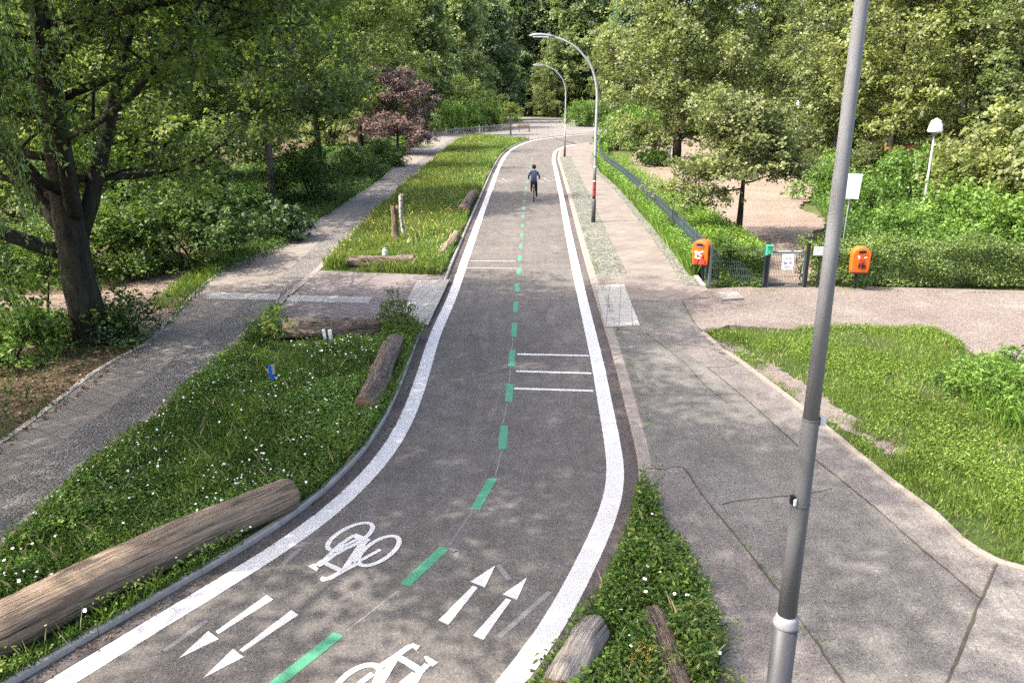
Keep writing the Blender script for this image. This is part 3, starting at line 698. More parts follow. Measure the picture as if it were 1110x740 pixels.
def post_stump(px, py, h, r, mat, label, lean, seed, wob=.12):
    rng = np.random.default_rng(seed); b = at(px, py, Z)
    root = empty('tree_stump', b, label, 'stump', 'upright dead stems in the meadow')
    n, ns = 12, 14; V = []; ph = rng.random(5)*6.28
    for i in range(n):
        f = i/(n-1); c = np.array([lean*f*h+.03*math.sin(5*f+ph[0]), .03*math.sin(4*f+ph[1]), f*h-.05])
        for j in range(ns):
            a = 2*PI*j/ns
            rr = r*(1.25-.5*min(1, f*3)+.25*max(0, f-.75)*2)*(1+wob*(math.sin(2*a+ph[2]+2*f)+.6*math.sin(5*a+ph[3]+3*f)))
            V.append(c+[rr*math.cos(a), rr*math.sin(a), (.12*r*math.sin(3*a)*4 if i == n-1 else 0)])
    F = [(i*ns+j, i*ns+(j+1) % ns, (i+1)*ns+(j+1) % ns, (i+1)*ns+j) for i in range(n-1) for j in range(ns)]
    mesh_np('bark', np.array(V), F, mat, root, smooth=True)
    top = np.array(V[-ns:]); cc = top.mean(0)-[0, 0, .05]
    mesh_np('cut_face', np.vstack([top, [cc]]), [(j, (j+1) % ns, ns) for j in range(ns)], M['cut'], root)
post_stump(430.5, 265, 1.38, .15, M['stump'], 'dark weathered stump standing upright beside the white birch stem', -.06, 1)
post_stump(437.5, 261, 1.72, .085, M['birch'], 'slim white birch stem with black marks standing in the meadow', -.02, 2, .06)

# small marker, boards and stone in the verge
b = at(296, 419, Z); r = empty('marker_post', b, 'small blue and silver marker on a thin stake in the clover verge', 'marker')
MB().tube([(0, 0, -.1), (0, 0, .38)], .014, 8).build('stake', M['black'], r)
MB().box((0, 0, .28), (.10, .05, .26), .4).build('blue_body', M['blue'], r); MB().box((.035, -.01, .34), (.05, .055, .17), .4).build('silver_front', M['steel'], r)
b = at(356, 372, Z); r = empty('white_board', b, 'pair of small white boards standing before the reddish log', 'marker board')
MB().box((-.07, 0, .14), (.06, .035, .34), .2, ry=-.1).build('board', M['white_sheet'], r); MB().box((.05, .02, .13), (.08, .035, .32), .2, ry=-.06).build('board', M['white_sheet'], r)
r = empty('tin_can', at(418, 287, Z)+[0, .0, .30], 'small pale grey can standing on the log at the crossing', 'can')
MB().lathe([(.07, 0), (.09, .02), (.085, .16), (.06, .19), (.06, .2)], 14).build('can_body', M['grey_box'], r); MB().lathe([(.045, .201), (.045, .235)], 10).build('lid', M['steel'], r)
r = empty('concrete_slab', at(789, 323, ZW), 'loose pale concrete slab lying on the trodden path by the fence', 'slab')
q = ats([(778, 318.5), (799, 317.8), (806, 325), (783, 326.8)], ZW) - at(789, 323, ZW)
mb = MB(); mb.add(np.vstack([q+[0, 0, -.03], q*[.985, .985, 0]+[0, 0, .055]]), [(4, 5, 6, 7)]+[(i, (i+1) % 4, 4+(i+1) % 4, 4+i) for i in range(4)]); mb.build('slab_body', M['concrete'], r)

# ------------------------------------------------------------------ big grey pole at the camera
M['sleeve'] = weathered('sleeve_paint_shade_darkened', (.036, .036, .039))  # dark grey paint, darkened further in place of shade missing on the sleeve
PX, PY = 1.80, 4.42
r = empty('lamp_pole', (PX, PY, 0), 'tall smooth grey pole close up, standing on the wide pavement', 'pole')
pr_ = [(.078, 0), (.078, 1.84), (.0785, 1.845)]
mb = MB(); mb.lathe([(.082, -.05), (.08, .3), (.079, 1.86)], 28); mb.build('base_sleeve', M['sleeve'], r, True)
mb = MB(); mb.lathe([(.079, 1.86), (.083, 1.868), (.083, 1.885), (.072, 1.92), (.0615, 1.945)], 28); mb.build('collar', M['collar'], r, True)
mb = MB(); mb.lathe([(.0605, 1.9), (.056, 2.6), (.0505, 3.32), (.0495, 3.325)], 28); mb.build('lower_shaft', M['pole_grey'], r, True)
mb = MB(); mb.lathe([(.0465, 3.31), (.041, 4.4), (.0355, 5.7), (.029, 7.4)], 28); mb.build('upper_shaft', M['pole_upper'], r, True)
mb = MB(); mb.lathe([(.0512, 3.318), (.0524, 3.321), (.0524, 3.326), (.0512, 3.329)], 28); mb.build('strap', M['pole_dark'], r); mb = MB(); mb.lathe([(.0573, 2.745), (.0585, 2.75), (.0585, 2.757), (.0573, 2.762)], 28); mb.build('strap', M['pole_dark'], r)
mb = MB(); mb.box((.066, -.008, 3.315), (.03, .035, .055)); mb.lathe([(.014, 0), (.016, .01), (.012, .03)], 10, (.078, -.01, 3.30)); mb.build('bracket', M['grey_box'], r)
mb = MB(); mb.box((-.068, -.03, 2.80), (.022, .022, .055)); mb.build('clip', M['black'], r)
mb = MB(); mb.box((-.052, -.045, 2.785), (.016, .010, .04), .5); mb.build('tab', M['white_sheet'], r)
mb = MB(); mb.tube([(0, 0, 7.4), (-.05, .02, 7.7), (-.4, .1, 7.95), (-.9, .2, 8.0)], .028, 10); mb.build('arm', M['steel'], r, True)
mb = MB(); mb.box((-1.2, .26, 8.0), (.62, .24, .1), -.22); mb.build('luminaire', M['steel'], r)

# ------------------------------------------------------------------ whip street lamps
def street_lamp(loc, label, stickers):
    r = empty('street_lamp', loc, label, 'street lamp', 'curved street lamps beside the cycle road')
    MB().lathe([(.09, -.05), (.088, .9), (.068, .95)], 16).build('base_sleeve', M['pole_dark'], r, True)
    MB().lathe([(.068, .93), (.064, 2.6)], 16).build('lower_shaft', M['pole_dark' if stickers else 'steel'], r, True)
    pts = [(0, 0, 2.6), (0, 0, 4.0), (.0, 0, 5.0), (-.08, 0, 5.55), (-.27, 0, 6.08), (-.58, 0, 6.48), (-.93, 0, 6.80), (-1.36, 0, 7.03), (-1.80, 0, 7.16)]
    P = spline(np.array(pts), .12); MB().tube(P, np.linspace(.064, .034, len(P)), 14).build('shaft', M['steel'], r, True)
    L = spline(np.array([(-1.72, 0, 7.15), (-2.0, 0, 7.205), (-2.35, 0, 7.22), (-2.7, 0, 7.20)]), .1)
    V, F = tube(L, np.concatenate([[.04], np.linspace(.055, .068, len(L)-3), [.055, .02]]), 12)
    MB().add(V*[1, 1.35, 1], F).build('luminaire', M['collar'], r, True)
    lens = MB(); lens.box((-2.25, 0, 7.15), (.6, .12, .03)); lens.build('lamp_glass', M['glass_white'], r)
    if stickers:
        for z0, z1, m, rr in ((1.1, 1.30, 'red', .0695), (1.36, 1.60, 'red', .0693), (1.66, 1.70, 'wsticker', .069), (2.22, 2.28, 'wsticker', .0675)):
            MB().lathe([(rr, z0), (rr-.001, z1)], 16).build('sticker', M[m], r)
    return r
l1 = at(643, 243); l2 = at(612, 171)
street_lamp((l1[0], l1[1], ZW), 'nearer curved steel street lamp with red stickers on its dark lower post', True)
street_lamp((l2[0], l2[1], ZW), 'farther curved street lamp standing at the road bend without stickers', False)

def park_lamp(px, py, h, label, Y=None):
    p = at(px, py, ZW)
    r = empty('park_lamp', p, label, 'park lamp', 'small white park lamps', 0)
    MB().lathe([(.075, -.1), (.07, .9), (.05, .95), (.042, h-.62)], 12).build('post', M['collar'], r, True)
    MB().lathe([(.06, h-.64), (.11, h-.56), (.11, h-.54), (.06, h-.50)], 12).build('holder', M['steel'], r, True)
    MB().lathe([(.11, h-.52), (.26, h-.50), (.285, h-.44), (.20, h-.13)], 18).build('globe', M['glass_white'], r, True)
    MB().lathe([(.21, h-.135), (.17, h-.06), (.06, h), (.02, h+.03)], 18).build('cap', M['glass_white'], r, True)
park_lamp(998, 243, 4.12, 'white capped park lamp among the green bushes behind the long hedge')
park_lamp(860, 166, 4.45, 'distant white capped park lamp beyond the sandy dog run')

# ------------------------------------------------------------------ litter bins
def bin_(loc, rz, label, graf):
    r = empty('litter_bin', loc, label, 'litter bin', 'orange litter bins at the dog run', rz)
    # rounded front outline (x across, z up), depth along y
    out = [(-.20, 0), (.20, 0), (.225, .05), (.235, .50)] + [(.235*math.cos(a), .50+.20*math.sin(a)) for a in np.linspace(.15, PI-.15, 11)] + [(-.235, .50), (-.225, .05)]
    n = len(out); V = []; rows = [(-.155, .90), (-.145, .97), (-.12, 1.0), (.12, 1.0), (.14, .96)]
    for y, s in rows:
        for x, z in out: V.append((x*s, y*(1-.25*(1-z/.7)), .35+(z-.35)*s+.0))
    F = [(a*n+i, a*n+(i+1) % n, (a+1)*n+(i+1) % n, (a+1)*n+i) for a in range(len(rows)-1) for i in range(n)]
    F.append(list(range(n))); F.append(list(range((len(rows)-1)*n, len(rows)*n))[::-1])
    MB().add(np.array(V)-[0, 0, 0], F).build('bin_body', M['orange'], r)
    op = [(.11*math.cos(a), .565+.052*math.sin(a)) for a in np.linspace(0, 2*PI, 18, endpoint=False)]
    mo_ = MB(); mo_.add([(x, -.158, z) for x, z in op]+[(x, -.120, z) for x, z in op], [list(range(18))]+[(i, (i+1) % 18, 18+(i+1) % 18, 18+i) for i in range(18)]); mo_.build('opening', M['black'], r)
    rim = MB(); rim.tube([(1.1*x, -.160, .565+(z-.565)*1.15) for x, z in op]+[(1.1*op[0][0], -.160, .565)], .008, 6); rim.build('rim', M['orange'], r)
    MB().box((0, .18, .15), (.07, .05, 1.0)).tube([(0, .2, -.95), (0, .2, .72)], .028, 10).build('mounting_post', M['black'], r)
    MB().box((0, 0, -.012), (.36, .22, .03)).build('bottom', M['black'], r)
    if graf == 0:      # white and red scrawl
        s = MB()
        for x, z, w, h, a in ((-.08, .36, .14, .05, .3), (-.10, .28, .05, .16, .1), (.05, .38, .10, .035, -.3), (.0, .30, .16, .03, .5), (-.02, .2, .1, .04, -.2)): s.box((x, -.1545-.0003*len(s.V), z), (w, .006, h), ry=a)
        s.build('sticker_marking', M['wsticker'], r)
        s = MB()
        for x, z, w, h, a in ((-.10, .12, .12, .09, .0), (.10, .12, .13, .14, .1), (.08, .26, .05, .1, .2)): s.box((x, -.1505-.0003*len(s.V), z), (w, .02, h), ry=a)
        s.build('sticker_marking', M['red'], r)
    else:              # red label above black letter-like marks
        MB().box((.02, -.153, .325), (.12, .014, .11), ry=.05).build('sticker', M['red'], r)
        s = MB()
        for x, z, w, h, a in ((-.05, .22, .03, .11, .15), (-.02, .20, .09, .03, .2), (-.055, .16, .03, .07, -.4), (.05, .24, .03, .09, .0), (.08, .20, .09, .03, -.3), (.05, .15, .03, .08, .6), (.10, .15, .06, .03, .2)): s.box((x, -.150-.0004*len(s.V), z), (w, .02, h), ry=a)
        s.build('lettering', M['black'], r)
        s = MB()
        for x, z, w, h, a in ((-.08, .45, .05, .03, .3), (.09, .43, .07, .02, -.2), (-.07, .40, .03, .03, 0)): s.box((x, -.1545-.0003*len(s.V), z), (w, .006, h), ry=a)
        s.build('sticker_marking', M['wsticker'], r)
bin_((5.27, 21.75, .62), -.62, 'orange bin with white scrawl at the fence corner, turned aside', 0)
bin_((9.33, 20.95, .58), -.12, 'orange bin with black lettering hanging before the long hedge', 1)

# ------------------------------------------------------------------ dog-run fence, gate, sign
FC = at(765, 309, ZW)
def mesh_panel(p, q, h, root, gap=.05, z0=.06, wire=.0045):
    p, q = np.array(p), np.array(q); L = np.linalg.norm(q-p); d = (q-p)/L; n = np.array([-d[1], d[0], 0]); mb = MB()
    def bar(a, b, w):
        a, b = np.array(a), np.array(b); u = unit(b-a); v = unit(np.cross(u, n)); V = []
        for e in (a, b):
            for s1, s2 in ((-1, -1), (1, -1), (1, 1), (-1, 1)): V.append(e+v*s1*w+n*s2*w)
        mb.add(V, [(0, 1, 5, 4), (1, 2, 6, 5), (2, 3, 7, 6), (3, 0, 4, 7)])
    for i in range(int(L/gap)+1):
        x = p+d*min(L, i*gap); bar(x+[0, 0, z0], x+[0, 0, h], wire)
    for z in np.arange(z0+.02, h+.001, .2): bar(p+[0, 0, z], q+[0, 0, z], wire*1.4)
    return mb.build('wire_mesh', M['fence'], root)
def fence(name, line, h, label, spacing=2.4):
    S = resample(line, max(2, int(round(np.linalg.norm(np.diff(line, axis=0), axis=1).sum()/spacing))+1))
    root = empty(name, S[0]*[1, 1, 0], label, 'fence'); o = S[0]*[1, 1, 0]
    for a in S:
        MB().box(a-o+[0, 0, h/2], (.06, .06, h+.12)).build('post', M['fence'], root)
    for a, b in zip(S[:-1], S[1:]): mesh_panel(a-o, b-o, h, root, .05 if a[1] < 45 else .1, wire=.005 if a[1] < 45 else .009)
    return root
fence('mesh_fence', offset(spline(fenceline), -.0)+[.12, 0, 0], 1.12, 'long dark wire mesh fence running away along the slab pavement')
gl, gr_ = at(829, 311, ZW), at(872, 311, ZW)
fence('mesh_fence', np.array([FC+[.1, .05, 0], gl-[.08, 0, 0]]), 1.05, 'short wire mesh fence in front of the hedge beside the gate', 1.0)
r = empty('gate', (gl+gr_)/2*[1, 1, 0], 'closed wire gate with white notice sheet and black posts', 'gate'); o = (gl+gr_)/2*[1, 1, 0]
for s in (gl, gr_): MB().box(s-o+[0, 0, .58], (.08, .08, 1.28)).build('gate_post', M['black'], r)
a, b_ = gl-o+[.06, 0, 0], gr_-o-[.06, 0, 0]
mesh_panel(a, b_, 1.02, r, .045, .08, .0045)
fr = MB()
for z in (.08, 1.04): fr.box((a+b_)/2*[1, 1, 0]+[0, 0, z], (b_[0]-a[0], .035, .035))
for s in (a, b_): fr.box(s*[1, 1, 0]+[0, 0, .56], (.04, .03, .92))
fr.build('gate_frame', M['fence'], r)
MB().box((.0, -.045, .79), (.31, .012, .42)).build('notice', M['white_sheet'], r)
nb = MB()
for i, (x, z, w, h) in enumerate(((-.06, .76, .1, .07), (.07, .77, .08, .07), (.0, .88, .2, .02), (.0, .92, .16, .02), (.0, .67, .2, .015), (.0, .64, .18, .015))): nb.box((x, -.0525, z), (w, .004, h))
nb.build('notice_print', M['steel'], r)
MB().box((-.1, -.0, 1.075), (.36, .03, .03)).box((.25, .0, 1.075), (.2, .03, .03)).build('rail_label', M['grey_box'], r)
r = empty('dispenser', gl+[.0, -.08, .85], 'small green box fixed on the black gate post', 'dispenser box')
MB().box((0, 0, .18), (.16, .09, .25)).box((0, -.02, .32), (.18, .13, .03)).build('box_body', M['green_box'], r); MB().box((0, -.05, .08), (.08, .012, .03)).build('slot', M['black'], r)
r = empty('grey_sign', at(884, 311, ZW)+[0, -.1, 0], 'grey rectangular plate on a stake next to the gate', 'plate')
MB().tube([(0, .03, -.05), (0, .03, 1.2)], .02, 8).build('stake', M['black'], r); MB().box((-.02, 0, 1.02), (.36, .02, .24)).build('plate', M['grey_box'], r); MB().box((.26, .0, 1.1), (.09, .03, .22)).build('plate', M['grey_box'], r)
sb = np.array([10.16, 24.2, 0])
r = empty('notice_sign', sb, 'blank white notice board on a tall thin leaning post behind the hedge', 'sign')
MB().tube([(0, 0, -.1), (.06, 0, 2.3), (.08, 0, 2.85)], .022, 10).build('post', M['steel'], r, True); MB().box((.10, -.035, 2.5), (.46, .02, .74), .05, ry=.05).build('board', M['white_sheet'], r)

# ------------------------------------------------------------------ rider and bicycle
B0 = at(578.5, 218.6, 0); hd = math.atan2(1.2, 30)*-1
r = empty('bicycle', B0, 'dark city bicycle ridden along the middle of the cycle road', 'bicycle', None, hd); r.scale = (.96, .96, .96)
def wheel(y, nm='wheel'):
    n = 26; t = MB(); a = np.linspace(0, 2*PI, n+1)
    t.tube(np.stack([0*a, y+.33*np.cos(a), .345+.33*np.sin(a)], 1), .021, 8, caps=False); w = t.build(nm, M['tyre'], r, True)
    s = MB(); s.tube(np.stack([0*a, y+.305*np.cos(a), .345+.305*np.sin(a)], 1), .010, 6, caps=False)
    for k in range(14):
        b = 2*PI*k/14; s.tube([(.02*(-1)**k, y, .345), (0, y+.30*math.cos(b), .345+.30*math.sin(b))], .0022, 4)
    s.tube([(-.05, y, .345), (.05, y, .345)], .02, 8); s.build('rim', M['metal'], w)
wheel(-.0); wheel(1.06)
f = MB()
for a, b, q in (((0, .0, .345), (0, .42, .30), .012), ((0, .42, .30), (0, .30, .86), .016), ((0, .42, .30), (0, .90, .78), .018), ((0, .31, .78), (0, .88, .86), .016), ((0, 0, .345), (0, .31, .76), .011), ((0, .88, .78), (0, .87, .98), .018), ((.05, .90, .74), (.05, 1.06, .345), .012), ((-.05, .90, .74), (-.05, 1.06, .345), .012), ((-.05, .9, .75), (.05, .9, .75), .012)): f.tube([a, b], q, 8)
f.build('frame', M['bikeframe'], r)
h = MB(); h.tube([(-.29, .72, 1.06), (-.22, .80, 1.08), (0, .87, 1.04), (.22, .80, 1.08), (.29, .72, 1.06)], .012, 8); h.build('handlebar', M['metal'], r)
sd2 = MB(); sd2.box((0, .24, .90), (.16, .14, .05)).box((0, .36, .905), (.07, .16, .04)).tube([(0, .3, .8), (0, .29, .88)], .013, 8); sd2.build('saddle', M['black'], r)
g = MB(); g.tube([(0, -.02, .70), (0, .28, .72)], .012, 6).box((0, .08, .715), (.12, .34, .02)); g.build('carrier', M['bikeframe'], r); MB().box((0, -.10, .66), (.06, .02, .05)).build('rear_light', M['rear_red'], r)
g = MB(); aa = np.linspace(.5, 2.9, 12)
g.tube(np.stack([0*aa, .37*np.cos(aa), .345+.37*np.sin(aa)], 1), .02, 6); g.build('mudguard', M['bikeframe'], r)
p = MB(); p.tube([(-.10, .42, .30), (.10, .42, .30)], .012, 6).box((.15, .42+.02, .16), (.10, .09, .02)).box((-.15, .40, .44), (.10, .09, .02)).tube([(.1, .42, .3), (.1, .44, .16)], .01, 6).tube([(-.1, .42, .3), (-.1, .40, .44)], .01, 6); p.build('crank', M['metal'], r)

def skin_body(name, verts, edges, parent, sub=2):
    me = bpy.data.meshes.new(name+'_cage'); me.from_pydata([v[:3] for v in verts], edges, []); me.update()
    o = bpy.data.objects.new(name+'_cage', me); COL.objects.link(o)
    o.modifiers.new('s', 'SKIN'); 
    for i, v in enumerate(verts):
        d = me.skin_vertices[0].data[i]; d.radius = (v[3], v[4] if len(v) > 4 else v[3]); d.use_root = (i == 0)
    m = o.modifiers.new('d', 'SUBSURF'); m.levels = sub; m.render_levels = sub
    dg = bpy.context.evaluated_depsgraph_get(); out = bpy.data.meshes.new_from_object(o.evaluated_get(dg))
    bpy.data.objects.remove(o); ob = bpy.data.objects.new(name, out); link(ob, parent)
    out.polygons.foreach_set('use_smooth', np.ones(len(out.polygons), dtype=bool)); return ob
pr0 = empty('person', B0, 'cyclist in navy jacket and dark trousers riding away, seen from behind', 'person', None, hd); pr0.scale = (.96, .96, .96)
PV = [(0, .26, .98, .15, .13),                                     # 0 pelvis
      (0, .30, 1.16, .145, .11), (0, .36, 1.34, .17, .115), (0, .41, 1.47, .13, .10), (0, .44, 1.56, .055), (0, .46, 1.64, .078, .085), (0, .465, 1.73, .075, .085),
      (.17, .41, 1.47, .062), (.27, .48, 1.26, .05), (.29, .68, 1.12, .038), (.28, .73, 1.08, .04),
      (-.17, .41, 1.47, .062), (-.27, .48, 1.26, .05), (-.29, .68, 1.12, .038), (-.28, .73, 1.08, .04),
      (.10, .33, .93, .095), (.12, .60, .60, .066), (.14, .42, .26, .048), (.145, .50, .19, .04),
      (-.10, .33, .93, .095), (-.12, .68, .80, .066), (-.14, .42, .52, .048), (-.145, .48, .47, .04)]
PE = [(0, 1), (1, 2), (2, 3), (3, 4), (4, 5), (5, 6), (3, 7), (7, 8), (8, 9), (9, 10), (3, 11), (11, 12), (12, 13), (13, 14), (0, 15), (15, 16), (16, 17), (17, 18), (0, 19), (19, 20), (20, 21), (21, 22)]
body = skin_body('body', PV, PE, pr0); bm = body.data
for k in ('jacket', 'trousers', 'skin', 'black'): bm.materials.append(M[k])
for pl in bm.polygons:
    x, y, z = pl.center
    hand = abs(x) > .2 and y > .66
    pl.material_index = 2 if (z > 1.555 or hand) else (0 if z > 1.0 and not (z < 1.05 and y > .5) else (3 if (abs(x) > .1 and (z < .24 or (x < 0 and z < .50))) else 1))
hv = MB(); n = 16
hp = [(.0, .20), (.05, .195), (.085, .16), (.1, .10), (.098, .03), (.085, -.02)][::-1]
for rr, zc in (): pass
hv.lathe(hp, 16, (0, .452, 1.66)); hr = hv.build('hair', M['hair'], pr0, True); 
for v in hr.data.vertices:
    if v.co.y > .50 and v.co.z < 1.78: v.co.y = .50+(v.co.y-.50)*.2
for sx in (.085, -.085): MB().lathe([(.012, -.02), (.02, 0), (.012, .025)], 8, (sx, .47, 1.68)).build('ear', M['skin'], pr0)

# ------------------------------------------------------------------ far furniture
def bench(px, py, label, mat, rz=0):
    p = at(px, py, 0); r = empty('bench', p, label, 'bench', None, rz)
    s = MB(); [s.box((0, y, .45), (1.8, .10, .04)) for y in (-.18, -.05, .08)]; s.build('seat', M[mat], r)
    s = MB(); [s.box((0, .18+.05*i, .60+.14*i), (1.8, .03, .10)) for i in range(3)]; s.build('backrest', M[mat], r)
    for sx in (-.75, .75): MB().box((sx, -.02, .22), (.06, .42, .44)).box((sx, .2, .62), (.05, .05, .5)).build('leg', M['concrete'], r)
bench(568, 143, 'red brown slatted bench at the far road bend beside a small tree', 'timber', .3)
bench(661, 138.5, 'pale grey bench at the far side of the road bend', 'grey_box', .1)
p = at(669, 138, 0); r = empty('bollard', p, 'tall pale post with a square head near the far bend', 'post'); MB().lathe([(.12, 0), (.11, 2.3)], 10).build('post', M['steel'], r); MB().box((0, 0, 2.4), (.34, .34, .22)).build('head', M['grey_box'], r)
def picket(a, b, label):
    p, q = at(*a), at(*b); root = empty('low_fence', p, label, 'fence'); L = np.linalg.norm(q-p); d = (q-p)/L; mb = MB(); ang = math.atan2(d[1], d[0])
    n = int(L/.45)
    for i in range(n+1): 
        if i % 5: mb.box(d*i*.45+[0, 0, .45], (.12, .05, .8), ang)
        else: MB().box(d*i*.45+[0, 0, .5], (.12, .12, 1.0), ang).build('post', M['grey_wood'], root)
    mb.build('picket_slat', M['grey_wood'], root)
    rl = MB(); rl.box(d*L/2+[0, 0, .72], (L, .04, .08), ang).build('rail', M['grey_wood'], root)
picket((484, 147.5), (556, 140.5), 'low grey picket fence along the planted bed at the far path')
picket((612, 135), (648, 137), 'short dark picket fence beyond the road bend')
p = at(722.5, 176, ZW); r = empty('tree_guard', p, 'pale box standing against the trunk of the large sunlit lime', 'box'); MB().box((0, 0, .62), (.5, .4, 1.0)).build('box_body', M['white_sheet'], r); MB().box((0, 0, 1.14), (.56, .46, .06)).build('cover', M['grey_box'], r)
# retaining beams and little rendered building behind the trees
p = at(832, 160, 0); r = empty('retaining_wall', p, 'low brown timber retaining wall at the back of the dog run', 'retaining wall')
w = MB(); w.box((3.2, 0, .2), (9, .2, .4)); w.build('lower_beam', M['timber'], r); w = MB(); w.box((3.4, .5, .7), (9, .2, .35)); w.build('upper_beam', M['timber'], r)
for x in (-1.0, 1.4, 3.8, 6.2): MB().box((x, .3, .5), (.2, .2, 1.2)).build('post', M['stump'], r)
r = empty('park_building', (26.6, 47.5, 0), 'low rendered hut with red roof edge and blue graffiti half hidden by trees', 'hut')
MB().box((0, 1.5, 1.0), (9.0, 3.0, 2.0)).build('wall', M['render_wall'], r); MB().box((0, 1.4, 2.07), (9.3, 3.4, .14)).build('roof', M['redbrick'], r)
MB().box((1.6, -.02, 1.0), (.9, .06, 1.9)).build('door', M['timber'], r)
g = MB(); rg = np.random.default_rng(3)
for i in range(9):
    a = np.linspace(0, 2*PI, 13)[:-1]; cx, cz = -3.6+.28*(i % 3)+rg.normal()*.05, .5+.5*(i//3)+rg.normal()*.05; g.add([(cx+(.20+.06*math.sin(3*t+i))*math.cos(t), -.02-.004*i, cz+(.26+.07*math.cos(2*t+i))*math.sin(t)) for t in a], [list(range(12))])
g.build('graffiti', M['blue_spray'] if 'blue_spray' in M else M['blue'], r)

# ------------------------------------------------------------------ trees
#          key       seed H    cb   R    tr   np ns leaf dens clump
tree_kind('maple',  3, 13.6, 2.9, 6.6, .37, 31, 6, .115, 270, 1.0, 'leaf_maple', 'bark', low=.95, tip=.86, dome=.5, fork=[(2.1, .1, .8, 6.0, .20), (2.3, -2.2, 1.1, 5.5, .19), (1.9, .95, .42, 5.0, .17), (2.6, -3.8, .8, 5.5, .15)])
tree_kind('broad',  5, 15.5, 2.6, 6.4, .30, 24, 6, .20, 130, 1.05, 'leaf_mid', 'bark', low=.85)
tree_kind('oval',   8, 16.0, 2.2, 5.2, .26, 24, 6, .20, 140, 1.0, 'leaf_mid', 'bark', low=.75, dome=.45)
tree_kind('lime',  12, 17.0, 1.6, 7.6,   .34, 32, 5, .20, 165, 1.25, 'leaf_lime', 'bark', low=.5, dome=.5, elev=(4, 60), flat=.85)
tree_kind('lime2', 17, 15.0, 1.2, 6.2, .30, 28, 5, .185, 175, 1.15, 'leaf_lime', 'bark', low=.95, dome=.45, elev=(-6, 58), flat=.85)
tree_kind('poplar',21, 24.0, 2.0, 7.5, .40, 34, 7, .42, 45, 1.7, 'leaf_dark', 'bark', low=.9, dome=.42, elev=(5, 70), flat=.8)
tree_kind('slim',  25, 11.5, 3.2, 4.6, .15, 20, 7, .17, 170, .85, 'leaf_mid', 'bark_pale', low=.8, flat=.6)
tree_kind('small', 31, 4.75, 1.85, 2.4, .125, 17, 7, .10, 430, .55, 'leaf_robinia', 'bark', low=1.0, dome=.4, elev=(2, 50), flat=.55, tip=.8, lift=-.02)
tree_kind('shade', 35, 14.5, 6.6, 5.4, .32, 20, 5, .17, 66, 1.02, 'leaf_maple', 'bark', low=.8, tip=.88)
tree_kind('sapling', 41, 3.6, 1.3, 1.5, .11, 10, 5, .13, 200, .5, 'leaf_mid', 'bark_pale', low=.9)
tree_kind('plum',  45, 6.0, .8, 3.6, .14, 20, 7, .13, 260, .70, 'leaf_purple', 'bark', low=1., dome=.4, elev=(2, 60))

def T(key, px, py, label, **k):
    p = at(px, py, 0); return tree(key, p, label, **k)
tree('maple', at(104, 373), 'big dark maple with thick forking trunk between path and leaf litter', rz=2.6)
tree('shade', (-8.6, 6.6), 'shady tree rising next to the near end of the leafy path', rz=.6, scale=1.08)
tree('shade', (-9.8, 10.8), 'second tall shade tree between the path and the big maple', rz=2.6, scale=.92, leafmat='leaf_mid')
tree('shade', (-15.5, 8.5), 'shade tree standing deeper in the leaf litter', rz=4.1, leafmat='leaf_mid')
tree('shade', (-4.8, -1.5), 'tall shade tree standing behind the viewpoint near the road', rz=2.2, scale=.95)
T('slim', 297, 224, 'slim grey-trunked tree rising from the dark glossy shrub by the path', rz=.4, scale=1.28)
T('oval', 152, 232, 'tall oval tree seen through gaps in the maple crown', rz=.9, scale=.92)
tree('broad', (-14.2, 33.5), 'broad tree behind the large loose shrub and the sunlit clearing', rz=1.9, scale=1.0)
T('broad', 225, 200, 'broad tree above the dark opening in the park thicket', rz=3.0, scale=.95)
T('oval', 60, 205, 'dense oval tree at the outer edge of the shaded park', rz=5.1)
T('broad', 345, 186, 'broad tree leaning its crown over the path beyond the slim tree', rz=4.4, scale=.86)
T('oval', 392, 166, 'oval tree behind the purple plum along the path', rz=2.0, scale=1.0)
T('oval', 425, 148, 'upright tree where the path reaches the planted bed', rz=.2, scale=1.15)
T('oval', -60, 185, 'tall tree at the far edge of the shaded park', rz=1.6, scale=1.15)
T('plum', 432, 168, 'purple leaved plum tree arching over the path', rz=.5)
T('sapling', 553.5, 146, 'little pale-trunked tree at the tip of the meadow', rz=.5, scale=1.05, name='young_tree')
# right side
T('lime', 733, 178, 'large sunlit lime with low branches beside the curved lamps', rz=.8, scale=1.0)
T('lime2', 664, 131, 'golden green lime beyond the road bend', rz=1.0, scale=1.05)
T('lime2', 604, 127, 'rounded pale lime closing the view behind the far lamp', rz=3.0, scale=1.05)
T('lime', 800, 157, 'wide lime behind the sandy dog run', rz=2.3, scale=.95)
T('lime2', 905, 185, 'lime beside the distant white park lamp', rz=4.0, scale=.95)
T('oval', 962, 199, 'ivy green tree with pale trunk next to the graffiti hut', rz=1.3, scale=.95, leafmat='leaf_lime')
T('broad', 1085, 196, 'tall tree with thick dark trunk above the graffiti hut', rz=2.6, scale=1.2, leafmat='leaf_lime')
T('lime2', 1035, 178, 'bright lime behind the graffiti hut', rz=5.2, scale=1.1)
T('lime2', 1165, 225, 'low branched lime at the end of the green bushes', rz=.3, scale=.95)
T('lime', 870, 147, 'large lime far beyond the timber retaining wall', rz=5.0, scale=1.1)
T('oval', 975, 155, 'tall tree far behind the hut and lime trees', rz=2.0, scale=1.25)
T('broad', 1100, 160, 'wide tree at the back of the park beyond the hut', rz=3.7, scale=1.25)
T('lime', 1260, 190, 'broad lime standing past the hedge end', rz=1.0, scale=1.05)
T('small', 799, 263, 'small spreading tree with dark trunk on the sandy dog run', rz=3.9, scale=1.1, sz=.95)
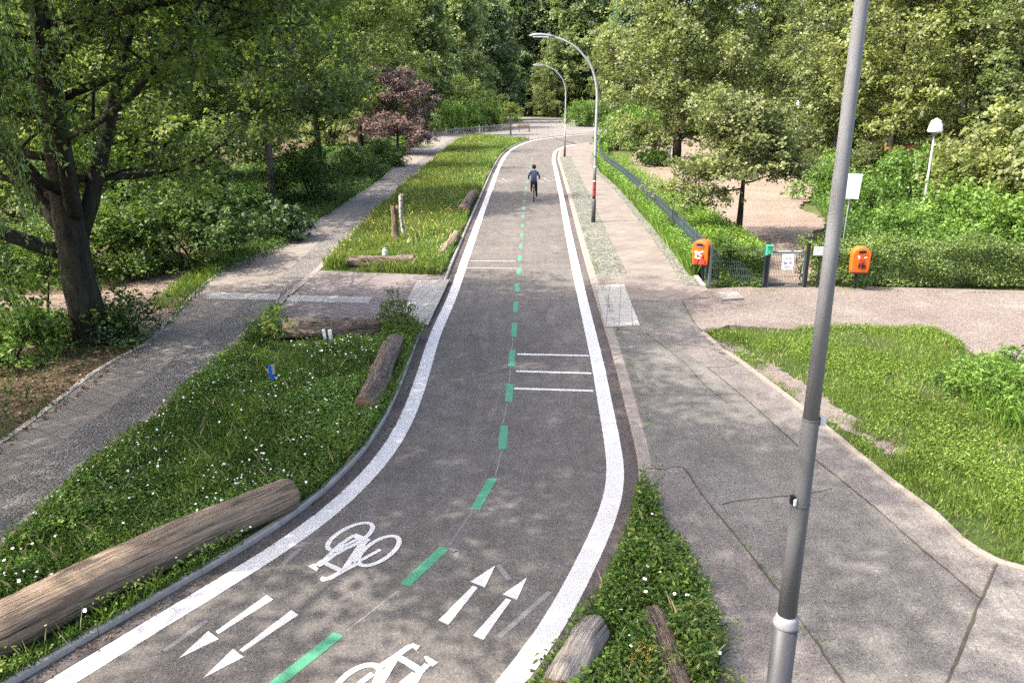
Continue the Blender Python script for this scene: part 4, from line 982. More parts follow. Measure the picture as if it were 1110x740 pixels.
# far wood
fw = [(450, 139, .9), (492, 133.5, .95), (528, 130, .9), (625, 126, 1.35), (560, 125.5, 1.1), (592, 125, 1.35), (575, 124.5, 1.35), (640, 126.5, .95), (700, 130, 1.15), (760, 132, .85), (385, 143, .85), (830, 133, .9), (905, 134, .9), (320, 145, .9), (240, 148, .9), (980, 136, .95), (1070, 138, .95), (150, 150, .9), (60, 154, .9), (-40, 158, .95), (475, 126, 1.2), (545, 125, 1.25), (1150, 142, 1.), (1240, 146, 1.)]
for i, (x, y, s) in enumerate(fw):
    T('poplar', x, y, 'tall dark tree in the far wood closing the view', rz=i*1.9, scale=s, group='trees of the far wood')

# ------------------------------------------------------------------ shrubs
SHR = {}
def shrub_kind(key, seed, h, r, leaf, dens, clump, leafmat, nst=9, flat=.75, up=.6, ncl=26, wr=.6):
    rng = np.random.default_rng(seed); B = MB(); C, CR = [], []
    for i in range(nst):
        az = i*2.399; el = math.radians(rng.uniform(35, 80)); L = h*rng.uniform(.6, .95)
        Q = curve_pts((rng.normal()*.08*r, rng.normal()*.08*r, -.05), (math.cos(az)*math.cos(el), math.sin(az)*math.cos(el), math.sin(el)), L, rng, 6, .14, .02)
        B.tube(Q, .03*h/2*np.linspace(1, .3, len(Q)), 6)
        C += [Q[-1], Q[4]]; CR += [clump*rng.uniform(.7, 1.1), clump*rng.uniform(.6, 1.)]
    for i in range(ncl):
        d = unit(rng.normal(size=3)); d[2] = abs(d[2])
        q = np.array([d[0]*r*.85, d[1]*r*.85, .05*h+d[2]*h*.8])*rng.uniform(.75, 1.08); q[2] = max(q[2], clump*.35); C.append(q); CR.append(clump*rng.uniform(.6, 1.15))
    V, F = clump_leaves(np.array(C), np.array(CR), dens, leaf, rng, flat, up, wr)
    V[:, 2] = np.maximum(V[:, 2], .01)
    a = B.build('stems', M['bark'], smooth=True); b = mesh_np('foliage', V, F, M[leafmat]); SHR[key] = (a.data, b.data)
    for o in (a, b): bpy.data.objects.remove(o)
shrub_kind('loose', 2, 2.9, 2.2, .12, 420, .72, 'leaf_shrub', ncl=56)
shrub_kind('round', 4, 2.4, 2.0, .12, 380, .65, 'leaf_shrub', ncl=36)
shrub_kind('glossy', 6, 1.45, 1.35, .19, 240, .46, 'leaf_bigdark', ncl=30, wr=.75)
shrub_kind('herb', 9, 1.5, 1.25, .12, 420, .40, 'leaf_bright', nst=14, ncl=34, up=.4, wr=.45)
shrub_kind('ivy', 14, 5.4, 2.9, .19, 190, .95, 'leaf_lime', ncl=70, wr=.75)
shrub_kind('weed', 16, .85, .42, .07, 900, .17, 'leaf_bright', nst=9, ncl=22, wr=.4)
shrub_kind('thin', 18, 2.0, 1.3, .13, 160, .45, 'leaf_shrub', nst=8, ncl=12, up=.9, wr=.7)
shrub_kind('conifer', 20, 6.0, 3.2, .20, 170, 1.0, 'leaf_mid', ncl=50)
def shrub(key, px, py, label, s=1., sz=1., rz=0., leafmat=None, name='shrub', loc=None, cat='shrub', group=None):
    p = at(px, py, .06) if loc is None else loc
    r = empty(name, p, label, cat, group, rz); r.scale = (s, s, s*sz)
    for nm, me in zip(('stems', 'foliage'), SHR[key]):
        o = bpy.data.objects.new(nm, me); link(o, r)
        if leafmat and nm == 'foliage': o.material_slots[0].link = 'OBJECT'; o.material_slots[0].material = M[leafmat]
    return r
SL = [
 ('loose', 205, 288, 'large loose green shrub bordering the path beside the sandy patch', 1.0, 1., .3),
 ('glossy', 301, 260, 'low dark shrub with big glossy leaves at the slim tree foot', 1.0, 1., 1.),
 ('round', 338, 219, 'rounded shrub behind the glossy one along the path', 1.15, 1.05, 2.),
 ('round', 385, 195, 'dark rounded shrub along the path before the plum', .95, .9, 3.),
 ('round', 412, 180, 'small dark shrub under the purple plum', 1.0, .8, 4.1),
 ('loose', 118, 298, 'shrub in half shade behind the maple trunk', .9, .9, 5.),
 ('thin', 137, 372, 'thin broad leaved sapling shrub at the maple foot', .62, .75, 1., 'leaf_bigdark'),
 ('thin', 40, 372, 'sparse leafy shrub in front of the sunlit sandy patch', 1.15, 1.1, 2.),
 ('herb', 8, 392, 'bright green shrub at the shaded corner of the leaf litter', 1.0, .85, .6),
 ('loose', 30, 300, 'loose shrub beside the sandy patch behind the maple', .8, .75, .2),
 ('herb', 258, 238, 'yellow green shrub in the sunlit clearing by the path', 1.3, .8, .3),
 ('herb', 225, 232, 'lit shrub deeper in the clearing behind the loose shrub', 1.4, .8, 1.7),
 ('loose', 165, 238, 'tall shrub at the back of the clearing', 1.2, 1.2, 2.6),
 ('loose', 95, 248, 'bushy shrub under the far maple branches', 1.2, 1.1, 3.9),
 ('round', 448, 160, 'bright low shrub where the path narrows beyond the plum', .9, .7, .4, 'leaf_bright'),
 ('weed', 297, 368, 'small leafy bush at the corner of the near verge and path', 1.15, .85, 0, 'leaf_mid'),
 ('weed', 281, 370, 'pale green weed clump next to the small corner bush', .8, .75, 2),
 ('weed', 430, 362, 'tall thin weeds at the crossing by the kerb', .95, 1.45, 1, 'leaf_mid'),
 ('weed', 441, 368, 'lower weed tuft beside the rough barked log', .9, .8, 3, 'leaf_mid'),
 ('weed', 127, 366, 'dark undergrowth tuft hugging the maple trunk', 2.0, .8, 3, 'leaf_shrub'),
 # planted bed by the far path
 ('herb', 489, 144.6, 'bright bush at the path end of the planted bed', 2.0, 1.5, .3), ('herb', 508, 142.5, 'light green bush in the middle of the planted bed', 2.1, 1.5, 1.3),
 ('herb', 530, 140.2, 'green bush near the road end of the planted bed', 2.1, 1.4, 2.3), ('conifer', 503, 141, 'tall dark conical bush behind the planted bed', 1.2, 1.05, 2.3), ('conifer', 533, 139, 'rounded grey green bush behind the planted bed', 1.0, .9, 1.1), ('round', 462, 143, 'small bush at the far end of the path', 1.2, 1., .9),
 ('herb', 628, 136.5, 'low bright bush beyond the road bend', 2.4, 1.2, .3), ('round', 652, 137, 'low dark bush behind the grey bench', 1.8, .9, 1.3), ('round', 690, 139, 'bush beside the pale post at the far bend', 2., .9, 2.3),
 # dog run edges
 ('herb', 668, 162, 'first lush green bush inside the fence at the road bend', 1.9, 1.25, .2), ('herb', 690, 158, 'lush green bush in the row inside the fence bend', 2.1, 1.35, 1.2), ('herb', 712, 153, 'last lush bush of the row before the lime trunk', 2.2, 1.2, 2.2), ('glossy', 704, 180, 'small dark bush beside the lime trunk', 1.1, .8, 1, 'leaf_shrub'),
 ('round', 905, 196, 'dense bush between dog run and notice board', .9, .9, 1.1, 'leaf_bright'), ('herb', 888, 218, 'bright nettle bush at the edge of the sand', 1.25, 1.2, .4), ('herb', 945, 243, 'lush bush behind the notice board', 1.3, 1.2, 1.4), ('herb', 985, 222, 'tall lush bush beside the white lamp post', 1.5, 1.35, 2.4),
 ('herb', 972, 262, 'bright bush just behind the hedge near the lamp', 1.15, .9, 3.4), ('herb', 1035, 256, 'bluish green bush between lamp and ivy mass', 1.4, 1.1, 4.4), ('herb', 1072, 268, 'light bush just behind the hedge under the ivy mass', 1.3, 1.05, 5.4), ('herb', 1108, 272, 'bright bush behind the far hedge end', 1.3, 1.0, .9),
 ('ivy', 1086, 246, 'tall ivy covered mass of foliage beside the lamp', .95, 1., .3), ('ivy', 1150, 256, 'second ivy clad mass beyond the hedge end', 1., 1.05, 2.), ('round', 1020, 206, 'dull bush in front of the graffiti hut', 1.1, 1., .6, 'leaf_hedge'), ('ivy', 930, 186, 'dark bush under the lime trees near the pale trunk', .8, .6, 1.), ('ivy', 1055, 196, 'leafy mass hiding the corner of the hut', .8, .7, 2.2), ('round', 850, 158, 'bush before the timber retaining wall', 1.6, .7, .6), ('round', 790, 150, 'bush behind the sand under the wide lime', 1.8, .9, .6),
 ('ivy', 1003, 203, 'leafy mass before the middle of the hut wall', .7, .7, 4.2), ('ivy', 941, 197, 'leafy mass beside the pale ivy trunk', .6, .75, 5.2), ('ivy', 1040, 212, 'leafy mass before the hut door', .8, .6, .2), ('ivy', 770, 145, 'understorey thicket behind the sandy dog run', 1.4, .8, .6, 'leaf_mid'), ('ivy', 900, 160, 'understorey thicket by the distant lamp', 1.3, .8, 1.6, 'leaf_mid'), 
 ('conifer', 270, 178, 'dark thicket in the shade of the park trees', 1.1, .9, 1.6), ('conifer', 190, 196, 'dark thicket behind the loose shrub', 1., .9, 2.6), ('conifer', 90, 200, 'dark thicket behind the maple', 1.1, .9, 3.6), ('conifer', 360, 160, 'dark thicket behind the path trees', 1.2, .9, 4.6), ('conifer', 10, 215, 'dark thicket at the edge of the shaded park', 1.1, .9, 5.6), ('conifer', -70, 250, 'dark thicket beyond the maple branches', 1.1, .9, .6),
 ('conifer', 570, 125, 'dark bush closing the road end', 1.6, .7, .6), ('conifer', 612, 126, 'dark bush under the pale lime at the road end', 1.5, .7, 1.6),
 ('weed', 1075, 440, 'tall nettle clump on the sunny lawn, bushiest', 1.5, .8, .5), ('weed', 1050, 428, 'small nettle clump on the sunny lawn near the dirt path', 1.2, .75, 1.5), ('weed', 1105, 455, 'nettle clump at the outer lawn edge', 1.6, .8, 2.5), ('weed', 1118, 425, 'farthest nettle clump by the dirt path', 1.6, .8, 3.5), ('weed', 1030, 420, 'low nettle tuft at the edge of the lawn clumps', .8, .7, 4.5),
 ('weed', 756, 690, 'large leafy weed in the triangle beside the pavement', .75, .6, .3, 'leaf_mid'), ('weed', 742, 640, 'pale weed tuft in the triangle', .6, .6, 1.3), ('weed', 748, 735, 'broad leaved weed at the near end of the triangle', .8, .55, 2.3, 'leaf_mid'), ('weed', 700, 725, 'yellowing leafy weed between the two triangle logs', .55, .6, 3.3, 'fern_yellow'), ('weed', 687, 655, 'grassy weed near the tip of the triangle', .5, .6, 4.3, 'leaf_mid'),
]
for a in SL:
    shrub(a[0], a[1], a[2], a[3], a[4], a[5], a[6], a[7] if len(a) > 7 else None, 'weed_clump' if a[0] == 'weed' else 'shrub', cat='weed' if a[0] == 'weed' else 'shrub')

# drooping branch of a tree standing just out of view
def weeping(root_loc, label):
    rng = np.random.default_rng(5); r = empty('weeping_tree', root_loc, label, 'tree'); B = MB()
    TP = curve_pts((0, 0, -.1), (.03, .02, 1), 9.5, rng, 8, .03); B.tube(TP, np.linspace(.17, .04, 9), 10)
    P, N, A, L = [], [], [], []
    for i in range(26):
        h = rng.uniform(5.4, 8.0); az = rng.uniform(-.45, .6) if i < 18 else rng.uniform(0, 6.28); q0 = TP[min(8, int(h/9.5*8))]
        reach = rng.uniform(1.4, 2.3) if i < 18 else rng.uniform(.8, 1.8)
        Q = curve_pts(q0, (math.cos(az), math.sin(az), .45), reach, rng, 6, .1, -.10); B.tube(Q, np.linspace(.04, .012, 7), 5)
        for j in range(7):
            q = Q[rng.integers(2, 7)]; n = int(rng.uniform(16, 34)); dl = rng.uniform(1.0, 2.3)
            S = curve_pts(q, (math.cos(az)*.08+rng.normal()*.12, math.sin(az)*.25+rng.normal()*.15, -1), dl, rng, n, .05, -.05); B.tube(S[::3], .004, 3)
            k = len(S)
            for rep in range(3):
                P.append(S+rng.normal(size=S.shape)*.035); N.append(unit(rng.normal(size=S.shape)*.8+[0, -.3, .4])); A.append(unit(rng.normal(size=S.shape)*.4+[0, 0, -1])); L.append(rng.uniform(.05, .10, k))
    P, N, A, L = map(np.concatenate, (P, N, A, L)); V, F = leaf_cloud(P, N, L, L*.32, rng, .05, A)
    B.build('trunk', M['bark'], r, True); mesh_np('crown', V, F, M['leaf_weep'], r)
weeping((-7.3, 8.3, 0), 'weeping tree whose light green strands hang beside the maple')

# hedge
def hedge(label, box, n, seed, mat='leaf_hedge', leaf=.07):
    rng = np.random.default_rng(seed); x0, x1, y0, y1, h = box
    r = empty('hedge', ((x0+x1)/2, (y0+y1)/2, .07), label, 'hedge'); o = np.array([(x0+x1)/2, (y0+y1)/2, 0])
    face = rng.random(n); P = np.stack([rng.uniform(x0, x1, n), rng.uniform(y0, y1, n), rng.uniform(0.02, h, n)], 1); N = rng.normal(size=(n, 3))*.55
    top = face < .36; fr_ = (face >= .36) & (face < .78); bk = (face >= .78) & (face < .9)
    bump = lambda a, b: .12*np.sin(a*2.3+seed)+.11*np.sin(a*5.1+b*3)+.08*np.sin(b*7+a*1.7)
    P[top, 2] = h+bump(P[top, 0], P[top, 1])-np.abs(rng.normal(size=top.sum()))*.10; N[top] += [0, 0, 1]
    P[fr_, 1] = y0+bump(P[fr_, 0], P[fr_, 2])+np.abs(rng.normal(size=fr_.sum()))*.09; N[fr_] += [0, -.8, .5]
    P[bk, 1] = y1+bump(P[bk, 0], P[bk, 2])-np.abs(rng.normal(size=bk.sum()))*.09; N[bk] += [0, .8, .5]
    st = rng.random(n) < .10; P[st & top, 2] += rng.uniform(.03, .32, (st & top).sum())
    V, F = leaf_cloud(P-o, unit(N), leaf*(.6+.8*rng.random(n)), leaf*.65, rng); mesh_np('foliage', V, F, M[mat], r)
    B = MB()
    for x in np.arange(x0+.2, x1, .45):
        for k in range(2): B.tube(curve_pts((x-o[0]+rng.normal()*.1, rng.uniform(-.2, .2), -.05), (rng.normal()*.3, rng.normal()*.3, 1), h*.85, rng, 4, .2), .014, 5)
    B.build('stems', M['bark'], r)
hy = gr_[1]
hedge('long clipped hedge running from the gate behind the second orange bin', (gr_[0]+.12, 23.5, hy+.05, hy+1.25, 1.10), 52000, 3)
hedge('short dark hedge between the fence corner and the gate', (FC[0]+.35, gl[0]-.12, gl[1]+.12, gl[1]+1.0, .95), 22000, 8, 'leaf_shrub')

# ------------------------------------------------------------------ grass, herbs and litter
def inside(P, poly):
    x, y = P[:, 0], P[:, 1]; c = np.zeros(len(P), bool); j = len(poly)-1
    for i in range(len(poly)):
        xi, yi = poly[i][:2]; xj, yj = poly[j][:2]
        if yi != yj: c ^= ((yi > y) != (yj > y)) & (x < (xj-xi)*(y-yi)/(yj-yi)+xi)
        j = i
    return c
def patchy(P, s=1., seed=0):
    return .5+.25*(np.sin(P[:, 0]*1.7*s+seed)+np.sin(P[:, 1]*1.3*s+1.7*seed+P[:, 0]*.8*s))+.12*np.sin(P[:, 0]*4.1*s-P[:, 1]*3.3*s)
def off_logs(P):
    m = np.ones(len(P), bool)
    for a, b, r in LOGS:
        d = b-a; L = np.linalg.norm(d); d = d/L; q = P-a; s = q@d; w = np.abs(q[:, 0]*d[1]-q[:, 1]*d[0])
        front = (P[:, 1] < np.interp(s, [0, L], [a[1], b[1]])) & (w < r+.45) & (abs(d[0]) > .8)
        m &= ~((s > -.05) & (s < L+.05) & ((w < r*(.8 if r < .16 and a[1] < 9 else .95)) | front))
    return m
def sample(poly, n, rng, keep=None, near=0.0):
    poly = np.asarray(poly)[:, :2]; lo, hi = poly.min(0), poly.max(0); out = []; tot = 0
    for _ in range(60):
        P = rng.uniform(lo, hi, (n*2, 2)); m = inside(P, poly) & off_logs(P)
        if near: m &= rng.random(len(P)) < np.clip((near/np.maximum(P[:, 1], .5))**1.4, 0, 1)
        if keep is not None: m &= rng.random(len(P)) < keep(P)
        out.append(P[m]); tot += m.sum()
        if tot >= n: break
    return np.concatenate(out)[:n]
def blades(P, z, h, w, rng, lean=.45):
    n = len(P); h = np.broadcast_to(h, (n,))*rng.uniform(.5, 1.25, n); a = rng.uniform(0, 2*PI, n); b = rng.uniform(0, 2*PI, n)
    base = np.column_stack([P, np.full(n, z-.01)]); sd = np.column_stack([np.cos(a), np.sin(a), 0*a])*(np.broadcast_to(w, (n,))*rng.uniform(.7, 1.3, n))[:, None]/2
    ln = np.column_stack([np.cos(b), np.sin(b), 0*b])*(h*lean*rng.random(n))[:, None]
    V = np.empty((n, 4, 3)); V[:, 0] = base-sd; V[:, 1] = base+sd; V[:, 2] = base+ln*.45+sd*.7+np.column_stack([0*h, 0*h, h*.6]); V[:, 3] = base+ln+np.column_stack([0*h, 0*h, h])
    return V.reshape(-1, 3), np.arange(4*n).reshape(n, 4)
def herb_leaves(P, z, h, l, rng, wr=.6):
    n = len(P); Q = np.column_stack([P, z+np.broadcast_to(h, (n,))*rng.uniform(.25, 1.05, n)]); N = unit(rng.normal(size=(n, 3))*.5+[0, 0, 1])
    return leaf_cloud(Q, N, np.broadcast_to(l, (n,))*rng.uniform(.6, 1.4, n), np.broadcast_to(l, (n,))*wr, rng)
def vj(*a):
    V, F, o = [], [], 0
    for v, f in a: V.append(v); F.append(f+o); o += len(v)
    return np.concatenate(V), np.concatenate(F)
def flowers(P, z, h, r, rng, name, mat, label):
    n = len(P); k = 6; c = np.column_stack([P, z+h*rng.uniform(.8, 1.3, n)]); R = r*rng.uniform(.6, 1.4, n); tl = unit(rng.normal(size=(n, 3))*.35+[0, -.1, 1])
    u = unit(np.cross(tl, np.array([0, 1., 0]))); v = np.cross(tl, u); V = []
    for j in range(k):
        t = 2*PI*j/k; V.append(c+(u*math.cos(t)+v*math.sin(t))*R[:, None]+tl*(.25*R*(j % 2))[:, None])
    V = np.stack(V, 1).reshape(-1, 3); F = np.arange(n*k).reshape(n, k)
    stuff(mesh_np(name, V, F, M[mat]), label, 'flowers')
rg = np.random.default_rng(99)
# near verge: inside path edge and kerb
kn = kl[kl[:, 1] < at(462, 356)[1]]; prn = PR[PR[:, 1] < at(300, 330)[1]+.3]
near_poly = np.vstack([offset(prn, .05)[::3][:, :2], ats([(300, 356), (412, 356), (436, 347)], ZW)[:, :2], offset(kn, .07)[::-1][::3][:, :2]])
P1 = sample(near_poly, 42000, rg, near=7); P2 = sample(near_poly, 95000, rg, lambda P: np.clip(patchy(P, 1.3, 2)*1.3, .2, 1), near=7)
V, F = vj(blades(P1, ZW, .12+.05*patchy(P1, 1, 1), .009, rg, .8), herb_leaves(P2, ZW, .07+.15*patchy(P2, 1.3, 2), .036, rg, .75))
stuff(mesh_np('clover_grass', V, F, M['grass']), 'dense clover and grass with small white flowers on the near verge', 'grass')
flowers(sample(near_poly, 520, rg, lambda P: np.clip(patchy(P, 1.5, 4)*1.4-.3, .02, 1)), ZW, .19, .016, rg, 'white_wildflowers', 'petal', 'small white clover flowers scattered over the near verge')
P4 = sample(near_poly, 9000, rg, lambda P: np.clip(patchy(P, 2.2, 11)*2.6-1.5, 0, 1), near=9); stuff(mesh_np('tall_tufts', *vj(blades(P4[::3], ZW, .24, .008, rg, .9), herb_leaves(P4, ZW, .26, .038, rg)), M['grass_bright']), 'taller brighter grass tufts standing out of the near verge', 'grass')
P3 = sample(near_poly, 14000, rg, lambda P: np.clip(patchy(P, 1.1, 7)*2-1.05, 0, 1)); stuff(mesh_np('lush_herbs', *herb_leaves(P3, ZW, .24, .06, rg, .6), M['leaf_bright']), 'lighter lush herb patches growing in the near verge', 'herbs')
# far verge meadow
kf = kl[(kl[:, 1] > at(500, 302)[1])]; prf = PR[PR[:, 1] > at(346, 297)[1]]
far_poly = np.vstack([offset(prf, .1)[::3][:, :2], offset(kf, -.08)[::-1][::3][:, :2]])
P1 = sample(far_poly, 42000, rg, near=26); P2 = sample(far_poly, 46000, rg, lambda P: np.clip(patchy(P, .45, 5)*2.2-.75, .03, 1), near=26); P3 = sample(far_poly, 26000, rg, lambda P: np.clip(patchy(P, .6, 9)*1.5-.25, .05, 1), near=26)
w1 = .014*np.maximum(1, P1[:, 1]/26); w2 = .014*np.maximum(1, P2[:, 1]/26)
stuff(mesh_np('meadow_grass', *vj(blades(P1, ZW, .20+.16*patchy(P1, .5, 3), w1, rg, .6), herb_leaves(P3, ZW, .3, .07, rg)), M['grass_meadow']), 'long green meadow grass between path and kerb beyond the crossing', 'grass')
stuff(mesh_np('meadow_seedheads', *blades(P2, ZW, .36, w2, rg, .6), M['grass_yellow']), 'yellowish flowering stalks in the far meadow', 'grass')
flowers(sample(far_poly, 500, rg, near=26), ZW, .36, .017, rg, 'pale_meadow_flowers', 'petal_yellow', 'tiny yellow flowers dotting the far meadow')
# lawn
track = ats([(775, 366), (800, 372), (815, 384), (850, 402), (868, 414), (892, 428), (915, 446), (950, 462), (968, 474), (985, 487), (970, 494), (945, 480), (915, 464), (885, 448), (860, 432), (835, 413), (805, 396), (785, 384)], ZW)
lp = ats(lawn_px, ZW)
kp = lambda P: np.where(inside(P, track), np.clip(patchy(P, 3.5, 5)*1.6-.75, 0, .5), np.clip(patchy(P, 1.6, 3)*2.0-.3, .1, 1)*np.where(P[:, 0] < track[:, 0].max()+.5, np.clip(.35+patchy(P, 2.7, 8)*1.1, .15, 1), 1))
P1 = sample(lp, 70000, rg, kp, near=10); P2 = sample(lp, 22000, rg, lambda P: kp(P)*np.clip(patchy(P, 1.2, 6)*2-.7, .02, 1), near=10)
stuff(mesh_np('lawn_grass', *vj(blades(P1, ZW+.01, .085+.05*patchy(P1, 1.2, 6), .013, rg, .7), herb_leaves(P2, ZW+.01, .11, .045, rg)), M['grass_bright']), 'sunlit worn lawn grass beside the wide pavement', 'grass')
nz = ats([(1040, 415), (1070, 405), (1150, 415), (1260, 440), (1260, 520), (1150, 500), (1090, 470), (1050, 445)], ZW)
stuff(mesh_np('tall_lawn_weeds', *vj(herb_leaves(sample(nz, 9000, rg), ZW, .45, .075, rg, .45), blades(sample(nz, 6000, rg), ZW, .5, .016, rg)), M['leaf_bright']), 'knee high nettles on the outer part of the lawn', 'weeds')
# triangle
tp = ats(tri_px, ZW)
tk = lambda P: np.clip(.1+patchy(P, 3, 1)*1.2, .04, 1)
stuff(mesh_np('triangle_grass', *vj(blades(sample(tp, 9000, rg, tk), ZW, .15, .008, rg, .8), herb_leaves(sample(tp, 12000, rg, tk), ZW, .20, .042, rg, .6), herb_leaves(sample(tp, 2600, rg, lambda P: np.clip(patchy(P, 3.3, 5)*2.4-1.1, 0, 1)), ZW, .34, .07, rg, .5)), M['grass']), 'weeds and grass filling the small triangle between road and pavement', 'grass')
flowers(sample(tp, 22, rg), ZW, .25, .018, rg, 'triangle_flowers', 'petal', 'few white flowers among the triangle weeds')
# weeds hugging the mesh fence
fx = offset(fl, -.22); fi = offset(fl, .75); wp = np.vstack([fx[:, :2], fi[::-1][:, :2]]); wp = wp[wp[:, 1] > 22.6]
P1 = sample(wp, 30000, rg, lambda P: np.clip(.3+patchy(P, .8, 3), .15, 1), near=24); P2 = sample(wp, 26000, rg, lambda P: np.clip(patchy(P, .7, 8)*1.4-.1, .1, 1), near=24)
sc1 = np.maximum(1, P1[:, 1]/26); sc2 = np.maximum(1, P2[:, 1]/26)
stuff(mesh_np('fence_weeds', *vj(blades(P1, ZW, .5, .010*sc1, rg, .5), herb_leaves(P2, ZW, .72, .075*sc2, rg, .5)), M['leaf_bright']), 'tall bright weeds growing through the long mesh fence', 'weeds')
wp2 = np.vstack([offset(fl, .8)[:, :2], offset(fl, 2.3)[::-1][:, :2]]); wp2 = wp2[(wp2[:, 1] < 62) & (wp2[:, 1] > 23.3)]
P1 = sample(wp2, 16000, rg, lambda P: np.clip(patchy(P, .6, 12)*2-.6, 0.02, 1)*np.clip((46-P[:, 1])/14, .15, 1), near=24)
stuff(mesh_np('dog_run_weeds', *vj(herb_leaves(P1, ZW, .7, .09, rg, .5), blades(P1[::2], ZW, .6, .018, rg)), M['leaf_bright']), 'bushy weeds just inside the fence of the dog run', 'weeds')
pt = ats([(880, 300), (890, 265), (897, 240), (880, 215), (900, 190), (1000, 168), (1250, 168), (1300, 305)], ZW)
P1 = sample(pt, 42000, rg, lambda P: np.clip(.2+patchy(P, .5, 2), .1, 1), near=24); sc1 = np.maximum(1, P1[:, 1]/26)
P2 = sample(pt, 26000, rg, lambda P: np.clip(patchy(P, .5, 2)*1.8-.5, .03, 1), near=24); sc2 = np.maximum(1, P2[:, 1]/26)
stuff(mesh_np('park_grass', *vj(blades(P1, ZW, .28, .018*sc1, rg, .6), herb_leaves(P2, ZW, .7, .10*sc2, rg, .5)), M['leaf_bright']), 'bright grass and nettles behind the long hedge', 'grass')
# shaded park side
sp_px = [(300, 276), (240, 298), (185, 350), (150, 385), (100, 420), (40, 462), (-60, 540), (-300, 560), (-300, 300), (0, 240), (150, 210), (330, 165), (440, 150), (447, 158), (415, 193), (373, 222), (338, 247)]
spoly = ats(sp_px, ZW); sandp = ats([(160, 372), (184, 347), (238, 296), (250, 288), (215, 290), (150, 305), (100, 318), (20, 320), (-20, 335), (60, 345), (140, 350)], ZW)
kk = lambda P: np.where(inside(P, sandp), .0, np.clip(patchy(P, .5, 3)*1.6-.35, .04, 1)*np.where((P[:, 1] < 16) & (P[:, 0] > -14), .25, 1))
P1 = sample(spoly, 30000, rg, kk, near=18); P2 = sample(spoly, 30000, rg, kk, near=18); s1 = np.maximum(1, P1[:, 1]/20); s2 = np.maximum(1, P2[:, 1]/20)
P4 = sample(spoly, 26000, rg, lambda P: (P[:, 1] > 30)*1., near=48); s4 = np.maximum(1, P4[:, 1]/22)
stuff(mesh_np('shade_undergrowth', *vj(herb_leaves(P4, ZW, .35, .08*s4, rg), blades(P1, ZW, .25, .016*s1, rg, .6), herb_leaves(P2, ZW, .32, .075*s2, rg)), M['leaf_shrub']), 'low undergrowth on the shaded park side of the path', 'undergrowth')
pe = np.vstack([offset(PL, -.02)[:, :2], offset(PL, -.8)[::-1][:, :2]]); pe_k = lambda P: np.clip(patchy(P, .7, 6)*1.6-.4, .02, 1)*(P[:, 1] > 19)
P1 = sample(pe, 12000, rg, pe_k, near=24); stuff(mesh_np('path_edge_grass', *blades(P1, ZW, .24, .018*np.maximum(1, P1[:, 1]/24), rg, .6), M['grass_bright']), 'strip of grass along the park side of the path', 'grass')
P1 = sample(spoly, 5200, rg, lambda P: np.clip((24-P[:, 1])/12, .02, 1), near=12); Q = np.column_stack([P1, np.full(len(P1), ZW+.012)])
stuff(mesh_np('fallen_leaves', *leaf_cloud(Q, unit(rg.normal(size=Q.shape)*.35+[0, 0, 1]), .085*rg.uniform(.5, 1.3, len(Q)), .05, rg), M['litter']), 'dry brown leaves lying on the bare earth below the maple', 'leaf litter')
for pl__, n_, h_, nm_, lb_ in ((near_poly, 1100, .26, 'dry_stems', 'dry straw coloured stems standing in the near verge'), (lp, 2600, .12, 'dry_lawn_grass', 'dry straw coloured blades mixed into the sunny lawn'), (far_poly, 2600, .42, 'dry_meadow_stems', 'dry pale stems standing in the far meadow'), (tp, 160, .30, 'dry_triangle_stems', 'dry stems among the triangle weeds')):
    Pd = sample(pl__, n_, rg, near=9 if n_ < 2000 else 24); stuff(mesh_np(nm_, *blades(Pd, ZW, h_, .005*np.maximum(1, Pd[:, 1]/12), rg, .8), M['straw']), lb_, 'dry grass')
gt = np.vstack([offset(LW, -.32)[(LW[:, 1] > 5) & (LW[:, 1] < 32)][:, :2], offset(LW, -.10)[(LW[:, 1] > 5) & (LW[:, 1] < 32)][::-1][:, :2]])
Pg = sample(gt, 900, rg); Qg = np.column_stack([Pg, np.full(len(Pg), .014)])
stuff(mesh_np('gutter_litter', *leaf_cloud(Qg, unit(rg.normal(size=Qg.shape)*.3+[0, 0, 1]), .035*rg.uniform(.4, 1.6, len(Qg)), .02, rg), M['litter']), 'dry leaf scraps gathered in the gutter along the verge', 'leaf litter')
# litter specks, joint weeds and roadside sprouts
gut = np.vstack([offset(KR_out, .02)[(KR_out[:, 1] > 5) & (KR_out[:, 1] < 40)][:, :2], offset(KR_out, .16)[(KR_out[:, 1] > 5) & (KR_out[:, 1] < 40)][::-1][:, :2]])
P1 = sample(gut, 900, rg, lambda P: np.clip(patchy(P, 2, 6)*2-.9, .02, 1)); stuff(mesh_np('kerb_moss', *herb_leaves(P1, ZW+.01, .03, .03, rg), M['grass']), 'sparse small weeds sprouting along the pavement kerb', 'weeds')
jl = []
for px in ([(699.5, 507), (722, 508), (740, 506)], [(799, 583), (806, 592), (824, 616), (840, 634)], [(864, 667), (888, 700)], [(764, 361), (800, 389), (840, 419), (869, 441), (931, 492), (1015, 557), (1045, 586), (1100, 613)], [(800, 318), (830, 315), (900, 313), (980, 316), (1110, 318)], [(770, 318), (780, 328), (800, 330)], [(668, 356), (694, 352)]):
    c_ = spline(ats(px, ZW), .06)[:, :2]; jl.append(np.repeat(c_, 5, 0)+rg.normal(size=(len(c_)*5, 2))*np.array([.05, .05]))
jl = np.concatenate(jl); jl = jl[rg.random(len(jl)) < np.clip(patchy(jl, 3.1, 4)*1.6-.55, .03, 1)]
stuff(mesh_np('joint_weeds', *blades(jl, ZW+.01, .06, .011, rg, .9), M['grass_bright']), 'small grass tufts growing from pavement joints and edges', 'grass')
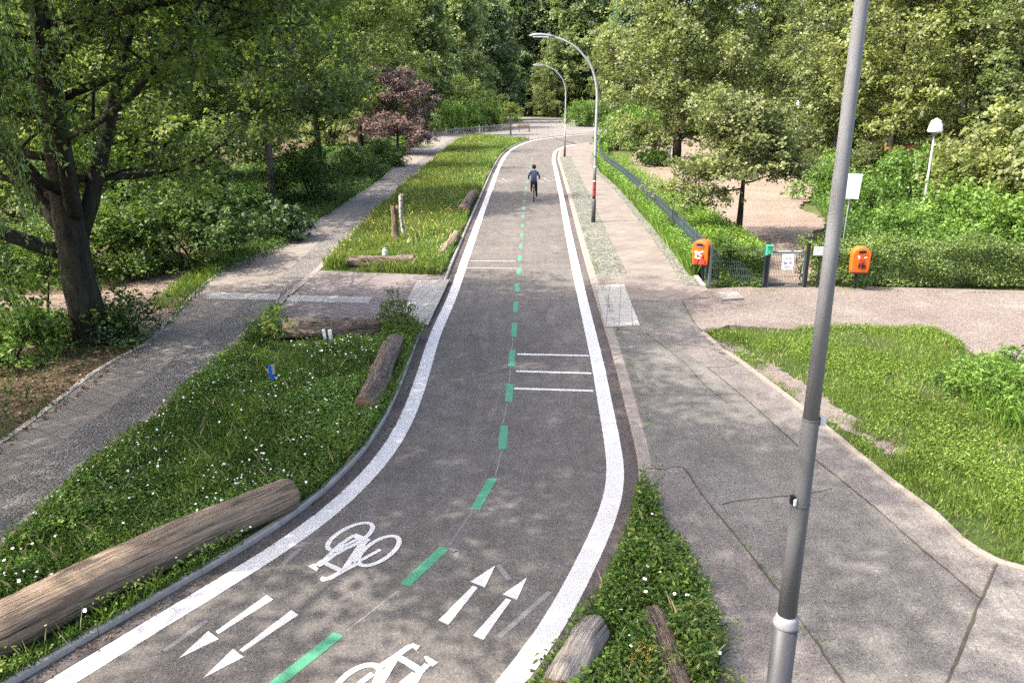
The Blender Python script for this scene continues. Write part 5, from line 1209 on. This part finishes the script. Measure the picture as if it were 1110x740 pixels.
walk_poly = np.vstack([k1[:, :2], ats([(740, 327), (753, 350), (764, 361), (840, 419), (931, 492), (1015, 557), (1110, 614), (1110, 740), (620, 760)], ZW)[:, :2]])
P1 = sample(walk_poly, 420, rg); P2 = sample(np.vstack([LW[(LW[:, 1] > 5) & (LW[:, 1] < 40)][:, :2], RW[(RW[:, 1] > 5) & (RW[:, 1] < 40)][::-1][:, :2]]), 130, rg)
Q = np.vstack([np.column_stack([P1, np.full(len(P1), ZW+.017)]), np.column_stack([P2, np.full(len(P2), .012)])])
stuff(mesh_np('scattered_litter', *leaf_cloud(Q, unit(rg.normal(size=Q.shape)*.2+[0, 0, 1]), .028*rg.uniform(.4, 1.5, len(Q)), .018, rg), M['litter']), 'tiny dry leaf scraps scattered over road and pavement', 'leaf litter')

# ------------------------------------------------------------------ light and render settings
S_DIR = Vector((-.62, -.155, .77)).normalized()
sd_ = bpy.data.lights.new('sun', 'SUN'); sun = bpy.data.objects.new('sun', sd_); COL.objects.link(sun)
sd_.energy = 2.3; sd_.angle = math.radians(.55); sd_.color = (1, .945, .86)
sun.rotation_euler = S_DIR.to_track_quat('Z', 'Y').to_euler(); sun.location = (-20, -5, 30)
W = bpy.data.worlds.new('World'); SC.world = W; W.use_nodes = True
nt = W.node_tree; nt.nodes.clear()
wo = nt.nodes.new('ShaderNodeOutputWorld'); bg = nt.nodes.new('ShaderNodeBackground'); sk_ = nt.nodes.new('ShaderNodeTexSky')
sk_.sky_type = 'NISHITA'; sk_.sun_disc = False; sk_.sun_elevation = math.asin(S_DIR.z); sk_.sun_rotation = math.atan2(S_DIR.x, S_DIR.y)
sk_.dust_density = 5.0; sk_.ozone_density = .0; sk_.air_density = .8
bg.inputs[1].default_value = .15
nt.links.new(sk_.outputs[0], bg.inputs[0]); nt.links.new(bg.outputs[0], wo.inputs[0])
SC.view_settings.view_transform = 'Standard'; SC.view_settings.look = 'None'; SC.view_settings.gamma = 1; SC.view_settings.use_curve_mapping = False
SC.view_settings.exposure = 2.3
SC.render.engine = 'CYCLES'
c = SC.cycles; c.max_bounces = 10; c.diffuse_bounces = 7; c.glossy_bounces = 2; c.transmission_bounces = 6; c.transparent_max_bounces = 4
c.caustics_reflective = False; c.caustics_refractive = False; c.use_denoising = False
c.sample_clamp_indirect = 6
